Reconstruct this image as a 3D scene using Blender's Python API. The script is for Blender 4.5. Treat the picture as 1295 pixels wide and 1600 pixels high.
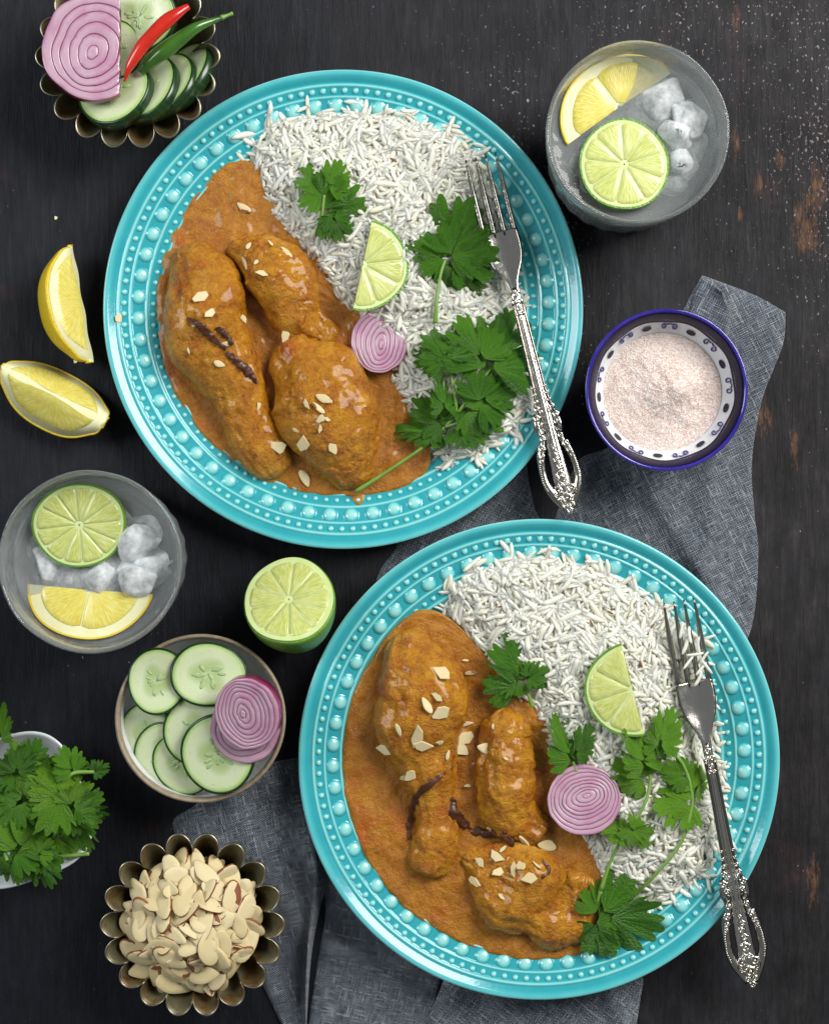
import bpy, bmesh, math, random
import numpy as np
from mathutils import Vector, Matrix, noise
from mathutils.bvhtree import BVHTree

for o in list(bpy.data.objects): bpy.data.objects.remove(o)
SC = bpy.context.scene
COL = SC.collection
PI = math.pi
# ------------------------------------------------------------------ camera
H = 1.10                      # camera height above the table (m)
S = 0.00036                   # metres of table per photograph pixel
cam_d = bpy.data.cameras.new('camera'); cam = bpy.data.objects.new('camera', cam_d); COL.objects.link(cam)
cam.location = (0, 0, H); cam.rotation_euler = (0, 0, 0)
cam_d.sensor_fit = 'VERTICAL'; cam_d.sensor_height = 24; cam_d.lens = 24*H/(1600*S)
cam_d.clip_start = 0.01; cam_d.clip_end = 20
SC.camera = cam
# ------------------------------------------------------------------ world and lamps
w = bpy.data.worlds.new('World'); SC.world = w; w.use_nodes = True
w.node_tree.nodes['Background'].inputs[0].default_value = (0.90, 0.96, 1.0, 1)
w.node_tree.nodes['Background'].inputs[1].default_value = 0.15
def area(name, loc, sx, sy, power, col, target=(0, 0, 0)):
    l = bpy.data.lights.new(name, 'AREA'); l.shape = 'RECTANGLE'; l.size = sx; l.size_y = sy
    l.energy = power; l.color = col
    o = bpy.data.objects.new(name, l); COL.objects.link(o); o.location = loc
    o.rotation_euler = (Vector(target)-Vector(loc)).to_track_quat('-Z', 'Y').to_euler()
    return o
area('window_light', (0.95, 0.75, 1.10), 0.9, 0.9, 34.0, (1.0, 0.985, 0.955))
area('side_fill_light', (-1.15, 0.35, 1.05), 0.5, 0.8, 10.0, (0.93, 0.97, 1.0))  # weak fill lamp added from the left, not a window
SC.view_settings.view_transform = 'Standard'; SC.view_settings.look = 'None'
SC.view_settings.exposure = 0.10; SC.view_settings.gamma = 1.0; SC.view_settings.use_curve_mapping = False
SC.cycles.max_bounces = 10; SC.cycles.transmission_bounces = 10; SC.cycles.glossy_bounces = 4
SC.cycles.diffuse_bounces = 4; SC.cycles.sample_clamp_indirect = 4.0

rnd = random.Random(7)
# ------------------------------------------------------------------ helpers
def W(px, py, z=0.0):
    f = (H-z)/H
    return Vector(((px-647.5)*S*f, (800-py)*S*f, z))
def mesh_of(name, verts, faces, attrs=None, smooth=True, mats=None, fmat=None, uv=None):
    me = bpy.data.meshes.new(name)
    me.from_pydata([tuple(v) for v in verts], [], [tuple(f) for f in faces])
    if smooth: me.polygons.foreach_set('use_smooth', [True]*len(me.polygons))
    for k, vals in (attrs or {}).items():
        a = me.attributes.new(k, 'FLOAT', 'POINT'); a.data.foreach_set('value', [float(x) for x in vals])
    for m in (mats or []): me.materials.append(m)
    if fmat is not None: me.polygons.foreach_set('material_index', list(fmat))
    if uv is not None:
        l = me.uv_layers.new(name='UVMap'); li = np.zeros(len(me.loops), dtype=np.int32)
        me.loops.foreach_get('vertex_index', li)
        l.data.foreach_set('uv', np.asarray(uv, dtype=np.float32)[li].ravel())
    me.update()
    return me
def ob(name, me, parent=None, loc=(0, 0, 0), rot=(0, 0, 0), scale=None, mat=None):
    o = bpy.data.objects.new(name, me); COL.objects.link(o)
    if mat and me is not None and len(me.materials) == 0: me.materials.append(mat)
    o.location = loc
    if isinstance(rot, Matrix): o.rotation_euler = rot.to_euler()
    else: o.rotation_euler = rot
    if scale is not None: o.scale = (scale,)*3 if isinstance(scale, (int, float)) else scale
    o.parent = parent
    return o
def tag(o, label, cat, group=None, kind=None):
    o['label'] = label; o['category'] = cat
    if group: o['group'] = group
    if kind: o['kind'] = kind
    return o
def thing(name, label, cat, loc=(0, 0, 0), rot=(0, 0, 0), group=None):
    o = ob(name, None, None, loc, rot); o.empty_display_size = 0.01
    return tag(o, label, cat, group)
def world_mesh(name, verts, faces, origin, **k):
    og = np.array(origin); return mesh_of(name, np.asarray(verts, dtype=float)-og, faces, **k)
def lathe(prof, n, close=False, rfun=None):
    """prof list of (r,z); rings n; returns verts, faces. rfun(i,theta,r,z)->(r,z)"""
    V = []; F = []; m = len(prof)
    for i, (r, z) in enumerate(prof):
        for j in range(n):
            th = 2*PI*j/n
            rr, zz = (r, z) if rfun is None else rfun(i, th, r, z)
            V.append((rr*math.cos(th), rr*math.sin(th), zz))
    for i in range(m-1 if not close else m):
        i2 = (i+1) % m
        for j in range(n):
            k = (j+1) % n
            F.append((i*n+j, i*n+k, i2*n+k, i2*n+j))
    return V, F
def catmull(pts, n):
    P = [np.array(p, dtype=float) for p in pts]
    P = [2*P[0]-P[1]]+P+[2*P[-1]-P[-2]]
    m = len(P)-3; out = []
    for i in range(n):
        u = i/(n-1)*m; k = min(int(u), m-1); t = u-k
        a, b, c, d = P[k:k+4]
        out.append(0.5*((2*b)+(c-a)*t+(2*a-5*b+4*c-d)*t*t+(-a+3*b-3*c+d)*t**3))
    return np.array(out)
def tube(pts, rads, n=8, res=None, cap=True, flat=1.0, up=None):
    """sweep; pts (k,3), rads (k); optionally resampled to res rings"""
    pts = np.array(pts, dtype=float); rads = np.array(rads, dtype=float)
    if res:
        c = catmull(np.column_stack([pts, rads]), res); pts = c[:, :3]; rads = np.maximum(c[:, 3], 1e-5)
    V = []; F = []; m = len(pts)
    upv = Vector(up) if up is not None else Vector((0, 0, 1))
    for i in range(m):
        t = Vector(pts[min(i+1, m-1)]-pts[max(i-1, 0)]).normalized()
        side = t.cross(upv)
        if side.length < 1e-4: side = t.cross(Vector((0.3, 1, 0.1)))
        side.normalize(); u2 = side.cross(t).normalized()
        for j in range(n):
            a = 2*PI*j/n
            V.append(Vector(pts[i])+float(rads[i])*(math.cos(a)*side+flat*math.sin(a)*u2))
    for i in range(m-1):
        for j in range(n):
            k = (j+1) % n; F.append((i*n+j, i*n+k, (i+1)*n+k, (i+1)*n+j))
    if cap:
        F.append(tuple(range(n-1, -1, -1))); F.append(tuple((m-1)*n+j for j in range(n)))
    return V, F
def join(*vf):
    V = []; F = []
    for v, f in vf:
        o = len(V); V += [tuple(x) for x in v]; F += [tuple(i+o for i in q) for q in f]
    return V, F
def sphere(r=1.0, nu=12, nv=7, sc=(1, 1, 1), loc=(0, 0, 0)):
    V = [(loc[0], loc[1], loc[2]-r*sc[2])]; F = []
    for i in range(1, nv):
        ph = -PI/2+PI*i/nv
        for j in range(nu):
            a = 2*PI*j/nu
            V.append((loc[0]+r*sc[0]*math.cos(ph)*math.cos(a), loc[1]+r*sc[1]*math.cos(ph)*math.sin(a), loc[2]+r*sc[2]*math.sin(ph)))
    V.append((loc[0], loc[1], loc[2]+r*sc[2])); T = len(V)-1
    for j in range(nu):
        k = (j+1) % nu
        F.append((0, 1+k, 1+j)); F.append((T, 1+(nv-2)*nu+j, 1+(nv-2)*nu+k))
        for i in range(nv-2): F.append((1+i*nu+j, 1+i*nu+k, 1+(i+1)*nu+k, 1+(i+1)*nu+j))
    return V, F
def torus(R, r, loc=(0, 0, 0), n=14, m=6):
    pr = [(R+r*math.cos(2*PI*i/m), r*math.sin(2*PI*i/m)) for i in range(m)]
    V, F = lathe(pr, n, close=True)
    return [(x+loc[0], y+loc[1], z+loc[2]) for x, y, z in V], F
def fbm(p, oct=3):
    return noise.fractal(Vector(p), 0.9, 2.1, oct, noise_basis='PERLIN_ORIGINAL')
def poly_dist(pts, poly):
    """signed distance (px), positive inside"""
    pts = np.asarray(pts, float); poly = np.asarray(poly, float)
    d = np.full(len(pts), 1e9); inside = np.zeros(len(pts), bool); n = len(poly)
    for i in range(n):
        a = poly[i]; b = poly[(i+1) % n]; e = b-a
        t = np.clip(((pts-a)@e)/(e@e), 0, 1)
        d = np.minimum(d, np.hypot(*(pts-a-t[:, None]*e).T))
        c = ((a[1] > pts[:, 1]) != (b[1] > pts[:, 1]))
        with np.errstate(divide='ignore', invalid='ignore'):
            xx = (b[0]-a[0])*(pts[:, 1]-a[1])/(b[1]-a[1])+a[0]
        inside ^= c & (pts[:, 0] < xx)
    return np.where(inside, d, -d)
# ------------------------------------------------------------------ material helpers
class M:
    def __init__(s, name, **k):
        s.m = bpy.data.materials.new(name); s.m.use_nodes = True; s.t = s.m.node_tree
        s.b = s.t.nodes['Principled BSDF']; s.set(**k)
    def set(s, **k):
        for n, v in k.items(): s.inp(s.b, n.replace('_', ' '), v)
    def inp(s, node, key, v):
        sock = node.inputs[key]
        if isinstance(v, bpy.types.NodeSocket): s.t.links.new(v, sock)
        elif isinstance(v, (tuple, list)) and sock.type == 'RGBA' and len(v) == 3: sock.default_value = (*v, 1)
        else: sock.default_value = v
    def n(s, typ, ins=None, out=0, **props):
        nd = s.t.nodes.new('ShaderNode'+typ)
        for k, v in props.items(): setattr(nd, k, v)
        for k, v in (ins or {}).items(): s.inp(nd, k, v)
        return nd.outputs[out]
    def co(s, kind='Object'): return s.n('TexCoord', out=kind)
    def map(s, vec, scale=(1, 1, 1), loc=(0, 0, 0), rot=(0, 0, 0)):
        return s.n('Mapping', {'Vector': vec, 'Scale': scale, 'Location': loc, 'Rotation': rot})
    def noise(s, vec, scale, detail=3, rough=0.55, dist=0.0, out='Fac'):
        return s.n('TexNoise', {'Vector': vec, 'Scale': scale, 'Detail': detail, 'Roughness': rough, 'Distortion': dist}, out=out)
    def vor(s, vec, scale, feature='F1', out='Distance', rand=1.0):
        return s.n('TexVoronoi', {'Vector': vec, 'Scale': scale, 'Randomness': rand}, out=out, feature=feature)
    def ramp(s, fac, stops, interp='LINEAR'):
        nd = s.t.nodes.new('ShaderNodeValToRGB'); s.inp(nd, 'Fac', fac); e = nd.color_ramp.elements
        nd.color_ramp.interpolation = interp
        while len(e) < len(stops): e.new(0.5)
        for i, (p, c) in enumerate(stops):
            e[i].position = p; e[i].color = (*c, 1) if len(c) == 3 else c
        return nd.outputs['Color']
    def rng(s, v, a, b, c=0.0, d=1.0):
        return s.n('MapRange', {'Value': v, 'From Min': a, 'From Max': b, 'To Min': c, 'To Max': d})
    def mix(s, fac, a, b, blend='MIX'):
        nd = s.t.nodes.new('ShaderNodeMix'); nd.data_type = 'RGBA'; nd.blend_type = blend
        s.inp(nd, 0, fac); s.inp(nd, 6, a); s.inp(nd, 7, b); return nd.outputs[2]
    def math(s, op, a, b=0.0, clamp=False):
        nd = s.t.nodes.new('ShaderNodeMath'); nd.operation = op; nd.use_clamp = clamp
        s.inp(nd, 0, a); s.inp(nd, 1, b); return nd.outputs[0]
    def attr(s, name): return s.n('Attribute', out='Fac', attribute_name=name)
    def xyz(s, vec):
        nd = s.t.nodes.new('ShaderNodeSeparateXYZ'); s.inp(nd, 0, vec); return nd.outputs
    def comb(s, x, y, z): return s.n('CombineXYZ', {'X': x, 'Y': y, 'Z': z})
    def bump(s, height, dist, strength=1.0, normal=None):
        ins = {'Height': height, 'Distance': dist, 'Strength': strength}
        if normal is not None: ins['Normal'] = normal
        v = s.n('Bump', ins); s.inp(s.b, 'Normal', v); return v
    def rand(s): return s.n('ObjectInfo', out='Random')
    def translucent(s, col, fac):
        tr = s.n('BsdfTranslucent', {'Color': col}, out='BSDF')
        mx = s.n('MixShader', {'Fac': fac}); nd = mx.node
        s.t.links.new(s.b.outputs[0], nd.inputs[1]); s.t.links.new(tr, nd.inputs[2])
        s.t.links.new(nd.outputs[0], s.t.nodes['Material Output'].inputs[0])
def polar(m, vec):
    x, y, z = m.xyz(vec)
    ang = m.math('ARCTAN2', y, x); r = m.math('SQRT', m.math('ADD', m.math('MULTIPLY', x, x), m.math('MULTIPLY', y, y)))
    return ang, r
# ------------------------------------------------------------------ materials
def m_table():
    m = M('dark_painted_wood', Roughness=0.55, Specular_IOR_Level=0.22); c = m.co()
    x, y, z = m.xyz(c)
    g = m.noise(m.map(c, (300, 34, 1)), 1.0, 7, 0.76, 1.1)
    g2 = m.noise(m.map(c, (1300, 60, 1)), 1.0, 3, 0.6)
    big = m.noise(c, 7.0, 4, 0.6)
    right_tone = m.math('ADD', m.rng(x, -0.1, 0.25), m.math('MULTIPLY', m.math('SUBTRACT', big, 0.5), 1.4), True)  # blends to the paler brown-grey tone towards the right, broken by noise
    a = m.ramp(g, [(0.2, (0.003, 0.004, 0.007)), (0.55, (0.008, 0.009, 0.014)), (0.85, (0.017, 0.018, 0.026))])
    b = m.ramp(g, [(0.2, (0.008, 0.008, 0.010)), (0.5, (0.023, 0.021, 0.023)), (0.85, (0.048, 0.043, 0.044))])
    col = m.mix(right_tone, a, b)
    red = m.rng(m.noise(c, 18.0, 4, 0.7), 0.60, 0.72, 0, 0.35)
    col = m.mix(red, col, (0.060, 0.020, 0.022))
    blu = m.rng(m.noise(m.map(c, (1, .5, 1), (3.3, 1, 0)), 22.0, 4, 0.7), 0.60, 0.75, 0, 0.4)
    col = m.mix(blu, col, (0.030, 0.042, 0.062))
    # flaking paint: pale specks, denser towards the upper right
    sp = m.noise(m.map(c, (1, 0.7, 1)), 620.0, 2, 0.5)
    area_n = m.noise(m.map(c, (1, .6, 1), (1.7, 4, 0)), 11.0, 3, 0.6)
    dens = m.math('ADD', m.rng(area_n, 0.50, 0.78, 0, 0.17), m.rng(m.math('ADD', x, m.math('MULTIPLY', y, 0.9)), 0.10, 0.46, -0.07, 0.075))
    spk = m.rng(m.math('ADD', sp, dens), 0.715, 0.745)
    col = m.mix(spk, col, m.mix(m.noise(c, 40, 1), (0.32, 0.33, 0.36), (0.30, 0.17, 0.15)))
    # bare orange wood showing through
    tot = None
    for px, py, rx, ry in [(1258, 350, 30, 70), (1149, 225, 10, 32), (1218, 250, 12, 20), (1190, 650, 24, 40), (1155, 335, 7, 18), (1150, 30, 10, 30),
                           (1275, 300, 20, 60), (1185, 290, 10, 30), (1240, 700, 10, 50), (1270, 1380, 14, 60)]:
        p = W(px, py)
        dx = m.math('DIVIDE', m.math('SUBTRACT', x, p.x), rx*S); dy = m.math('DIVIDE', m.math('SUBTRACT', y, p.y), ry*S)
        d = m.math('SUBTRACT', 1.0, m.math('ADD', m.math('MULTIPLY', dx, dx), m.math('MULTIPLY', dy, dy)), True)
        tot = d if tot is None else m.math('MAXIMUM', tot, d)
    og = m.noise(m.map(c, (420, 110, 1)), 1.0, 6, 0.8)
    of = m.math('MULTIPLY', m.rng(m.math('ADD', og, m.math('MULTIPLY', tot, 0.22)), 0.62, 0.82), m.rng(tot, 0.0, 0.3))
    col = m.mix(m.math('MULTIPLY', of, 0.9), col, (0.20, 0.095, 0.045))
    mot = m.noise(m.map(c, (1, .6, 1), (2, 8, 1)), 60, 6, .75)
    col = m.mix(1.0, col, m.ramp(mot, [(.3, (.45, .45, .45)), (.55, (1, 1, 1)), (.75, (1.7, 1.65, 1.6))]), 'MULTIPLY')
    # knife scratches
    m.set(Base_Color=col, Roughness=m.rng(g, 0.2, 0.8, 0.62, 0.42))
    h = m.math('ADD', m.math('MULTIPLY', g, 1.0), m.math('ADD', m.math('MULTIPLY', g2, 0.35), m.math('MULTIPLY', spk, -0.25)))
    m.bump(h, 0.0011, 0.9)
    return m.m
def m_glaze():
    m = M('turquoise_glaze', Roughness=0.16, Coat_Weight=0.35, Coat_Roughness=0.06)
    t = m.attr('t'); c = m.co()
    n = m.noise(c, 60, 3)
    tt = m.math('ADD', t, m.math('MULTIPLY', m.math('SUBTRACT', n, 0.5), 0.18))
    col = m.ramp(tt, [(0.0, (0.010, 0.250, 0.310)), (0.30, (0.045, 0.410, 0.455)), (0.65, (0.18, 0.60, 0.61)), (1.0, (0.42, 0.76, 0.70))])
    m.set(Base_Color=col); m.bump(m.noise(c, 350, 2), 0.0002, 0.35)
    return m.m
def m_gravy(name, chicken=False):
    m = M(name, Roughness=0.3, Subsurface_Weight=0.06, Subsurface_Scale=0.002, Coat_Weight=0.35, Coat_Roughness=0.10, Specular_IOR_Level=0.35)
    m.set(Subsurface_Radius=(1.0, 0.35, 0.1))
    c = m.co()
    a = m.noise(c, 90, 5, 0.65, 0.4); b = m.noise(c, 420, 4, 0.7); d = m.noise(m.map(c, (1, 1, 1), (5, 2, 0)), 38, 3, 0.6)
    f = m.math('ADD', m.math('MULTIPLY', a, 0.6), m.math('MULTIPLY', b, 0.4))
    if chicken:
        col = m.ramp(f, [(0.30, (0.16, 0.034, 0.002)), (0.43, (0.36, 0.118, 0.003)), (0.55, (0.50, 0.210, 0.005)), (0.70, (0.60, 0.31, 0.018))])
    else:
        col = m.ramp(f, [(0.30, (0.22, 0.055, 0.003)), (0.45, (0.35, 0.122, 0.004)), (0.58, (0.44, 0.178, 0.008)), (0.75, (0.50, 0.235, 0.025))])
    red = m.rng(d, 0.58, 0.74, 0, 0.5)
    col = m.mix(red, col, (0.44, 0.065, 0.003))
    if chicken:
        pale = m.rng(m.noise(m.map(c, (1, 1, 1), (1, 9, 4)), 55, 4, 0.65), 0.57, 0.70, 0, 0.6)
        col = m.mix(pale, col, (0.66, 0.34, 0.045))
    spk = m.rng(m.noise(m.map(c, (1, 1, 1), (2, 1, 7)), 900, 1), 0.70, 0.76, 0, 0.75)
    col = m.mix(spk, col, (0.10, 0.028, 0.006))
    oil = m.attr('t')
    col = m.mix(m.math('MULTIPLY', oil, 0.55), col, (0.34, 0.19, 0.010))
    m.set(Base_Color=col, Roughness=m.rng(b, 0.3, 0.7, 0.14, 0.38))
    fib = m.noise(m.map(c, (1, 1, 1)), 1000, 3, 0.7); lum = m.noise(c, 190, 4, .7, .6)
    h = m.math('ADD', m.math('ADD', b, m.math('MULTIPLY', lum, 1.2)), m.math('MULTIPLY', fib, 0.55))
    m.bump(h, 0.0016 if chicken else 0.0009, 0.9)
    return m.m
def m_rice():
    m = M('cooked_rice', Roughness=0.38, Subsurface_Weight=0.6, Subsurface_Scale=0.004); m.set(Subsurface_Radius=(1, 0.9, 0.7))
    r = m.n('NewGeometry', out='Random Per Island'); c = m.co()
    m.set(Base_Color=m.mix(m.math('MULTIPLY', m.noise(c, 70, 2), 0.8), m.ramp(r, [(0, (0.80, 0.75, 0.55)), (0.5, (0.89, 0.86, 0.70)), (1, (0.93, 0.91, 0.80))]), (0.80, 0.78, 0.64)))
    m.bump(m.noise(c, 1500, 2), 0.0002, 0.4)
    return m.m
def m_leaf(name, d0, d1, d2, hi):
    m = M(name, Roughness=0.36, Specular_IOR_Level=0.45)
    v = m.attr('v'); c = m.co(); r = m.rand()
    n = m.noise(c, 4.0, 4, .6)
    col = m.mix(m.math('MULTIPLY', n, 0.6), m.ramp(r, [(0, d0), (0.5, d1), (1, d2)]), hi)
    col = m.mix(m.math('MULTIPLY', v, 0.35), col, (0.17, 0.36, 0.06))
    col = m.mix(m.rng(m.noise(c, 14, 3), .62, .75, 0, .35), col, (0.16, 0.28, 0.03))
    m.set(Base_Color=col)
    m.bump(m.math('ADD', m.noise(c, 22, 4, .65), m.math('MULTIPLY', v, -0.22)), 0.025, 0.5)
    m.translucent(m.mix(0.5, col, (0.16, 0.42, 0.02)), 0.28)
    return m.m
def m_stem():
    m = M('coriander_stem', Roughness=0.35, Subsurface_Weight=0.2, Subsurface_Scale=0.001)
    m.set(Base_Color=m.mix(m.noise(m.co(), 90, 2), (0.10, 0.24, 0.03), (0.26, 0.42, 0.09))); return m.m
def m_citrus_flesh(name, c0, c1, c2):
    m = M(name, Roughness=0.22, Subsurface_Weight=0.45, Subsurface_Scale=0.004, Coat_Weight=0.4, Coat_Roughness=0.12)
    m.set(Subsurface_Radius=(1, 0.9, 0.3))
    c = m.co(); a, r = polar(m, c)
    v = m.comb(m.math('MULTIPLY', a, 16.0), m.math('MULTIPLY', r, 150.0), m.rand())
    ves = m.vor(v, 1.7, 'F1'); n = m.noise(c, 120, 3)
    f = m.math('ADD', m.math('MULTIPLY', ves, 0.6), m.math('MULTIPLY', n, 0.5))
    m.set(Base_Color=m.ramp(f, [(0.25, c0), (0.5, c1), (0.85, c2)]))
    m.bump(ves, 0.00018, 0.5); return m.m
def m_simple(name, col, rough=0.4, sss=0.0, scale=0.002, n1=None, nscale=150, bump=0.0, coat=0.0, **k):
    m = M(name, Roughness=rough, Subsurface_Weight=sss, Subsurface_Scale=scale, Coat_Weight=coat, **k)
    c = m.co()
    nz = m.noise(c, nscale, 4, 0.6)
    m.set(Base_Color=m.mix(m.rng(nz, 0.3, 0.7), col, n1 or tuple(x*0.8 for x in col)))
    if bump: m.bump(nz, bump, 0.7)
    return m.m
def m_rind(name, a, b):
    m = M(name, Roughness=0.32, Coat_Weight=0.2, Subsurface_Weight=0.1, Subsurface_Scale=0.002); c = m.co()
    m.set(Base_Color=m.mix(m.noise(c, 70, 3), a, b)); m.bump(m.vor(c, 900), 0.0005, 0.6); return m.m
def m_onion():
    m = M('red_onion_flesh', Roughness=0.25, Subsurface_Weight=0.3, Subsurface_Scale=0.002, Coat_Weight=0.2)
    t = m.attr('t'); c = m.co(); n = m.noise(c, 160, 4, 0.6)
    f = m.math('ADD', t, m.math('MULTIPLY', m.math('SUBTRACT', n, 0.5), 0.5))
    col = m.ramp(f, [(0.0, (0.34, 0.12, 0.24)), (0.12, (0.50, 0.31, 0.40)), (0.6, (0.55, 0.38, 0.46)), (0.88, (0.44, 0.21, 0.32)), (1.0, (0.22, 0.02, 0.10))])
    col = m.mix(m.rng(m.noise(c, 70, 3), .45, .7, 0, .55), col, (0.40, 0.15, 0.28))
    m.set(Base_Color=col); m.bump(n, 0.0003, 0.5); return m.m
def m_onion_skin():
    return m_simple('red_onion_skin', (0.20, 0.010, 0.065), 0.3, 0.1, n1=(0.33, 0.05, 0.15), nscale=90, coat=0.3)
def m_cuke():
    m = M('cucumber_flesh', Roughness=0.2, Subsurface_Weight=0.4, Subsurface_Scale=0.003, Coat_Weight=0.35, Coat_Roughness=0.1)
    t = m.attr('t'); c = m.co(); a, r = polar(m, c)
    n = m.noise(c, 110, 4, 0.6)
    f = m.math('ADD', t, m.math('MULTIPLY', m.math('SUBTRACT', n, 0.5), 0.16))
    col = m.ramp(f, [(0.0, (0.52, 0.62, 0.33)), (0.20, (0.44, 0.56, 0.24)), (0.34, (0.48, 0.59, 0.28)), (0.56, (0.66, 0.73, 0.48)), (0.82, (0.64, 0.73, 0.44)), (0.93, (0.42, 0.60, 0.20)), (1.0, (0.24, 0.42, 0.09))])
    col = m.mix(m.rng(m.noise(c, 500, 2), 0.66, 0.74, 0, 0.5), col, (0.30, 0.38, 0.16))
    m.set(Base_Color=col); m.bump(n, 0.0004, 0.5); return m.m
def m_peel():
    m = M('cucumber_peel', Roughness=0.3, Coat_Weight=0.3); c = m.co(); a, r = polar(m, c)
    st = m.noise(m.comb(m.math('MULTIPLY', a, 6), 0.0, m.rand()), 1.6, 3)
    m.set(Base_Color=m.ramp(st, [(0.3, (0.004, 0.020, 0.005)), (0.6, (0.010, 0.042, 0.008)), (0.8, (0.035, 0.10, 0.016))])); return m.m
def m_seed():
    return m_simple('cucumber_seed', (0.50, 0.60, 0.32), 0.2, 0.4, n1=(0.38, 0.50, 0.22), nscale=200, coat=0.4)
def m_silver():
    m = M('silver_plate', Metallic=1.0); c = m.co(); n = m.noise(c, 90, 4, .65); pt = m.n('NewGeometry', out='Pointiness')
    col = m.mix(m.rng(n, .4, .72), (0.82, 0.79, 0.73), (0.66, 0.61, 0.52))
    m.set(Base_Color=m.mix(m.rng(pt, .47, .42, 0, .85), col, (0.06, 0.05, 0.035)), Roughness=m.rng(n, .3, .7, .10, .22)); m.bump(m.noise(c, 260, 2), .0004, .35); return m.m
def m_metal(name, col, rough, dark=None, nscale=160):
    m = M(name, Metallic=1.0); c = m.co(); n = m.noise(c, nscale, 4, 0.65)
    m.set(Base_Color=m.mix(m.rng(n, 0.42, 0.72), col, dark or tuple(x*0.75 for x in col)), Roughness=m.rng(n, 0.3, 0.7, rough, rough+0.12)); return m.m
def m_tin():
    m = M('aged_tin', Metallic=0.4); c = m.co()
    n = m.noise(c, 55, 5, 0.7); s = m.noise(c, 420, 3, 0.7)
    col = m.ramp(n, [(0.3, (0.105, 0.100, 0.055)), (0.48, (0.16, 0.145, 0.078)), (0.58, (0.14, 0.085, 0.028)), (0.72, (0.06, 0.026, 0.008))])
    col = m.mix(m.rng(s, 0.62, 0.72, 0, 0.7), col, (0.06, 0.035, 0.015))
    m.set(Base_Color=col, Roughness=m.rng(s, 0.3, 0.7, 0.36, 0.6)); m.bump(s, 0.0003, 0.5); return m.m
def m_denim():
    m = M('grey_chambray', Roughness=0.95, Specular_IOR_Level=0.1, Sheen_Weight=0.25); uv = m.co('UV')
    x, y, z = m.xyz(uv)
    wx = m.math('SINE', m.math('MULTIPLY', m.math('ADD', x, m.math('MULTIPLY', m.noise(uv, 120, 2), 0.0012)), 2*PI/0.00125))
    wy = m.math('SINE', m.math('MULTIPLY', m.math('ADD', y, m.math('MULTIPLY', m.noise(m.map(uv, (1, 1, 1), (4, 4, 0)), 120, 2), 0.0012)), 2*PI/0.00125))
    wv = m.math('MULTIPLY', wx, wy)
    sx = m.noise(m.map(uv, (1900, 110, 1)), 1.0, 2, 0.6); sy = m.noise(m.map(uv, (110, 1900, 1), (7, 3, 0)), 1.0, 2, 0.6)
    th = m.math('MAXIMUM', sx, sy)
    fine = m.noise(uv, 1500, 2, 0.7)
    f = m.math('ADD', m.math('MULTIPLY', th, 0.85), m.math('ADD', m.math('MULTIPLY', wv, 0.12), m.math('MULTIPLY', fine, 0.22)))
    col = m.ramp(f, [(0.44, (0.014, 0.019, 0.030)), (0.56, (0.085, 0.105, 0.135)), (0.68, (0.28, 0.31, 0.34)), (0.80, (0.62, 0.65, 0.66))])
    big = m.noise(uv, 14, 3)
    col = m.mix(m.rng(big, 0.35, 0.7, 0, 0.45), col, m.mix(0.5, col, (0.035, 0.045, 0.07)))
    # the odd slubby pale thread
    ln = m.math('ABSOLUTE', m.math('SUBTRACT', m.math('FRACT', m.math('DIVIDE', x, 0.0145)), 0.5))
    dash = m.math('MULTIPLY', m.rng(ln, 0.035, 0.015), m.rng(m.noise(m.map(uv, (60, 420, 1)), 1.0, 2), 0.48, 0.56))
    col = m.mix(m.math('MULTIPLY', dash, 0.6), col, (0.42, 0.45, 0.45))
    m.set(Base_Color=col); m.bump(m.math('ADD', wv, m.math('MULTIPLY', th, 2.0)), 0.0004, 0.8); return m.m
def m_salt():
    m = M('pink_salt', Roughness=0.5, Subsurface_Weight=0.2, Subsurface_Scale=0.001); c = m.co()
    v = m.vor(c, 1500, out='Color'); g = m.xyz(v)[0]; n = m.noise(c, 60, 3)
    col = m.ramp(g, [(0.0, (0.52, 0.35, 0.29)), (0.35, (0.66, 0.51, 0.45)), (0.7, (0.74, 0.63, 0.57)), (1.0, (0.86, 0.80, 0.76))])
    col = m.mix(m.rng(m.noise(c, 800, 1), 0.72, 0.78, 0, 0.7), col, (0.35, 0.10, 0.06))
    col = m.mix(m.rng(n, 0.4, 0.7, 0, 0.3), col, (0.80, 0.72, 0.68))
    m.set(Base_Color=col); m.bump(m.vor(c, 1500), 0.0005, 0.7); return m.m
def m_glass(name, ior, tint=(1, 1, 1), rough=0.0, milk=0.0, bumpd=0.0, bs=120):
    m = M(name, Transmission_Weight=1.0, IOR=ior, Roughness=rough, Base_Color=tint)
    if bumpd: m.bump(m.noise(m.co(), bs, 3), bumpd, 0.6)
    if milk:
        d = m.n('BsdfDiffuse', {'Color': (0.80, 0.84, 0.84)}, out='BSDF')
        mx = m.n('MixShader', {'Fac': milk}); nd = mx.node
        m.t.links.new(m.b.outputs[0], nd.inputs[1]); m.t.links.new(d, nd.inputs[2])
        m.t.links.new(nd.outputs[0], m.t.nodes['Material Output'].inputs[0])
    return m.m
def m_almond(name, a, b):
    m = M(name, Roughness=0.5, Subsurface_Weight=0.15, Subsurface_Scale=0.001); c = m.co(); r = m.rand()
    n = m.noise(c, 250, 3)
    m.set(Base_Color=m.mix(m.math('MULTIPLY', m.math('ADD', r, n), 0.5), a, b)); m.bump(n, 0.0002, 0.5); return m.m
T_TABLE = m_table(); GLAZE = m_glaze(); GRAVY = m_gravy('curry_gravy'); CHICK = m_gravy('curry_chicken', True)
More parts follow.
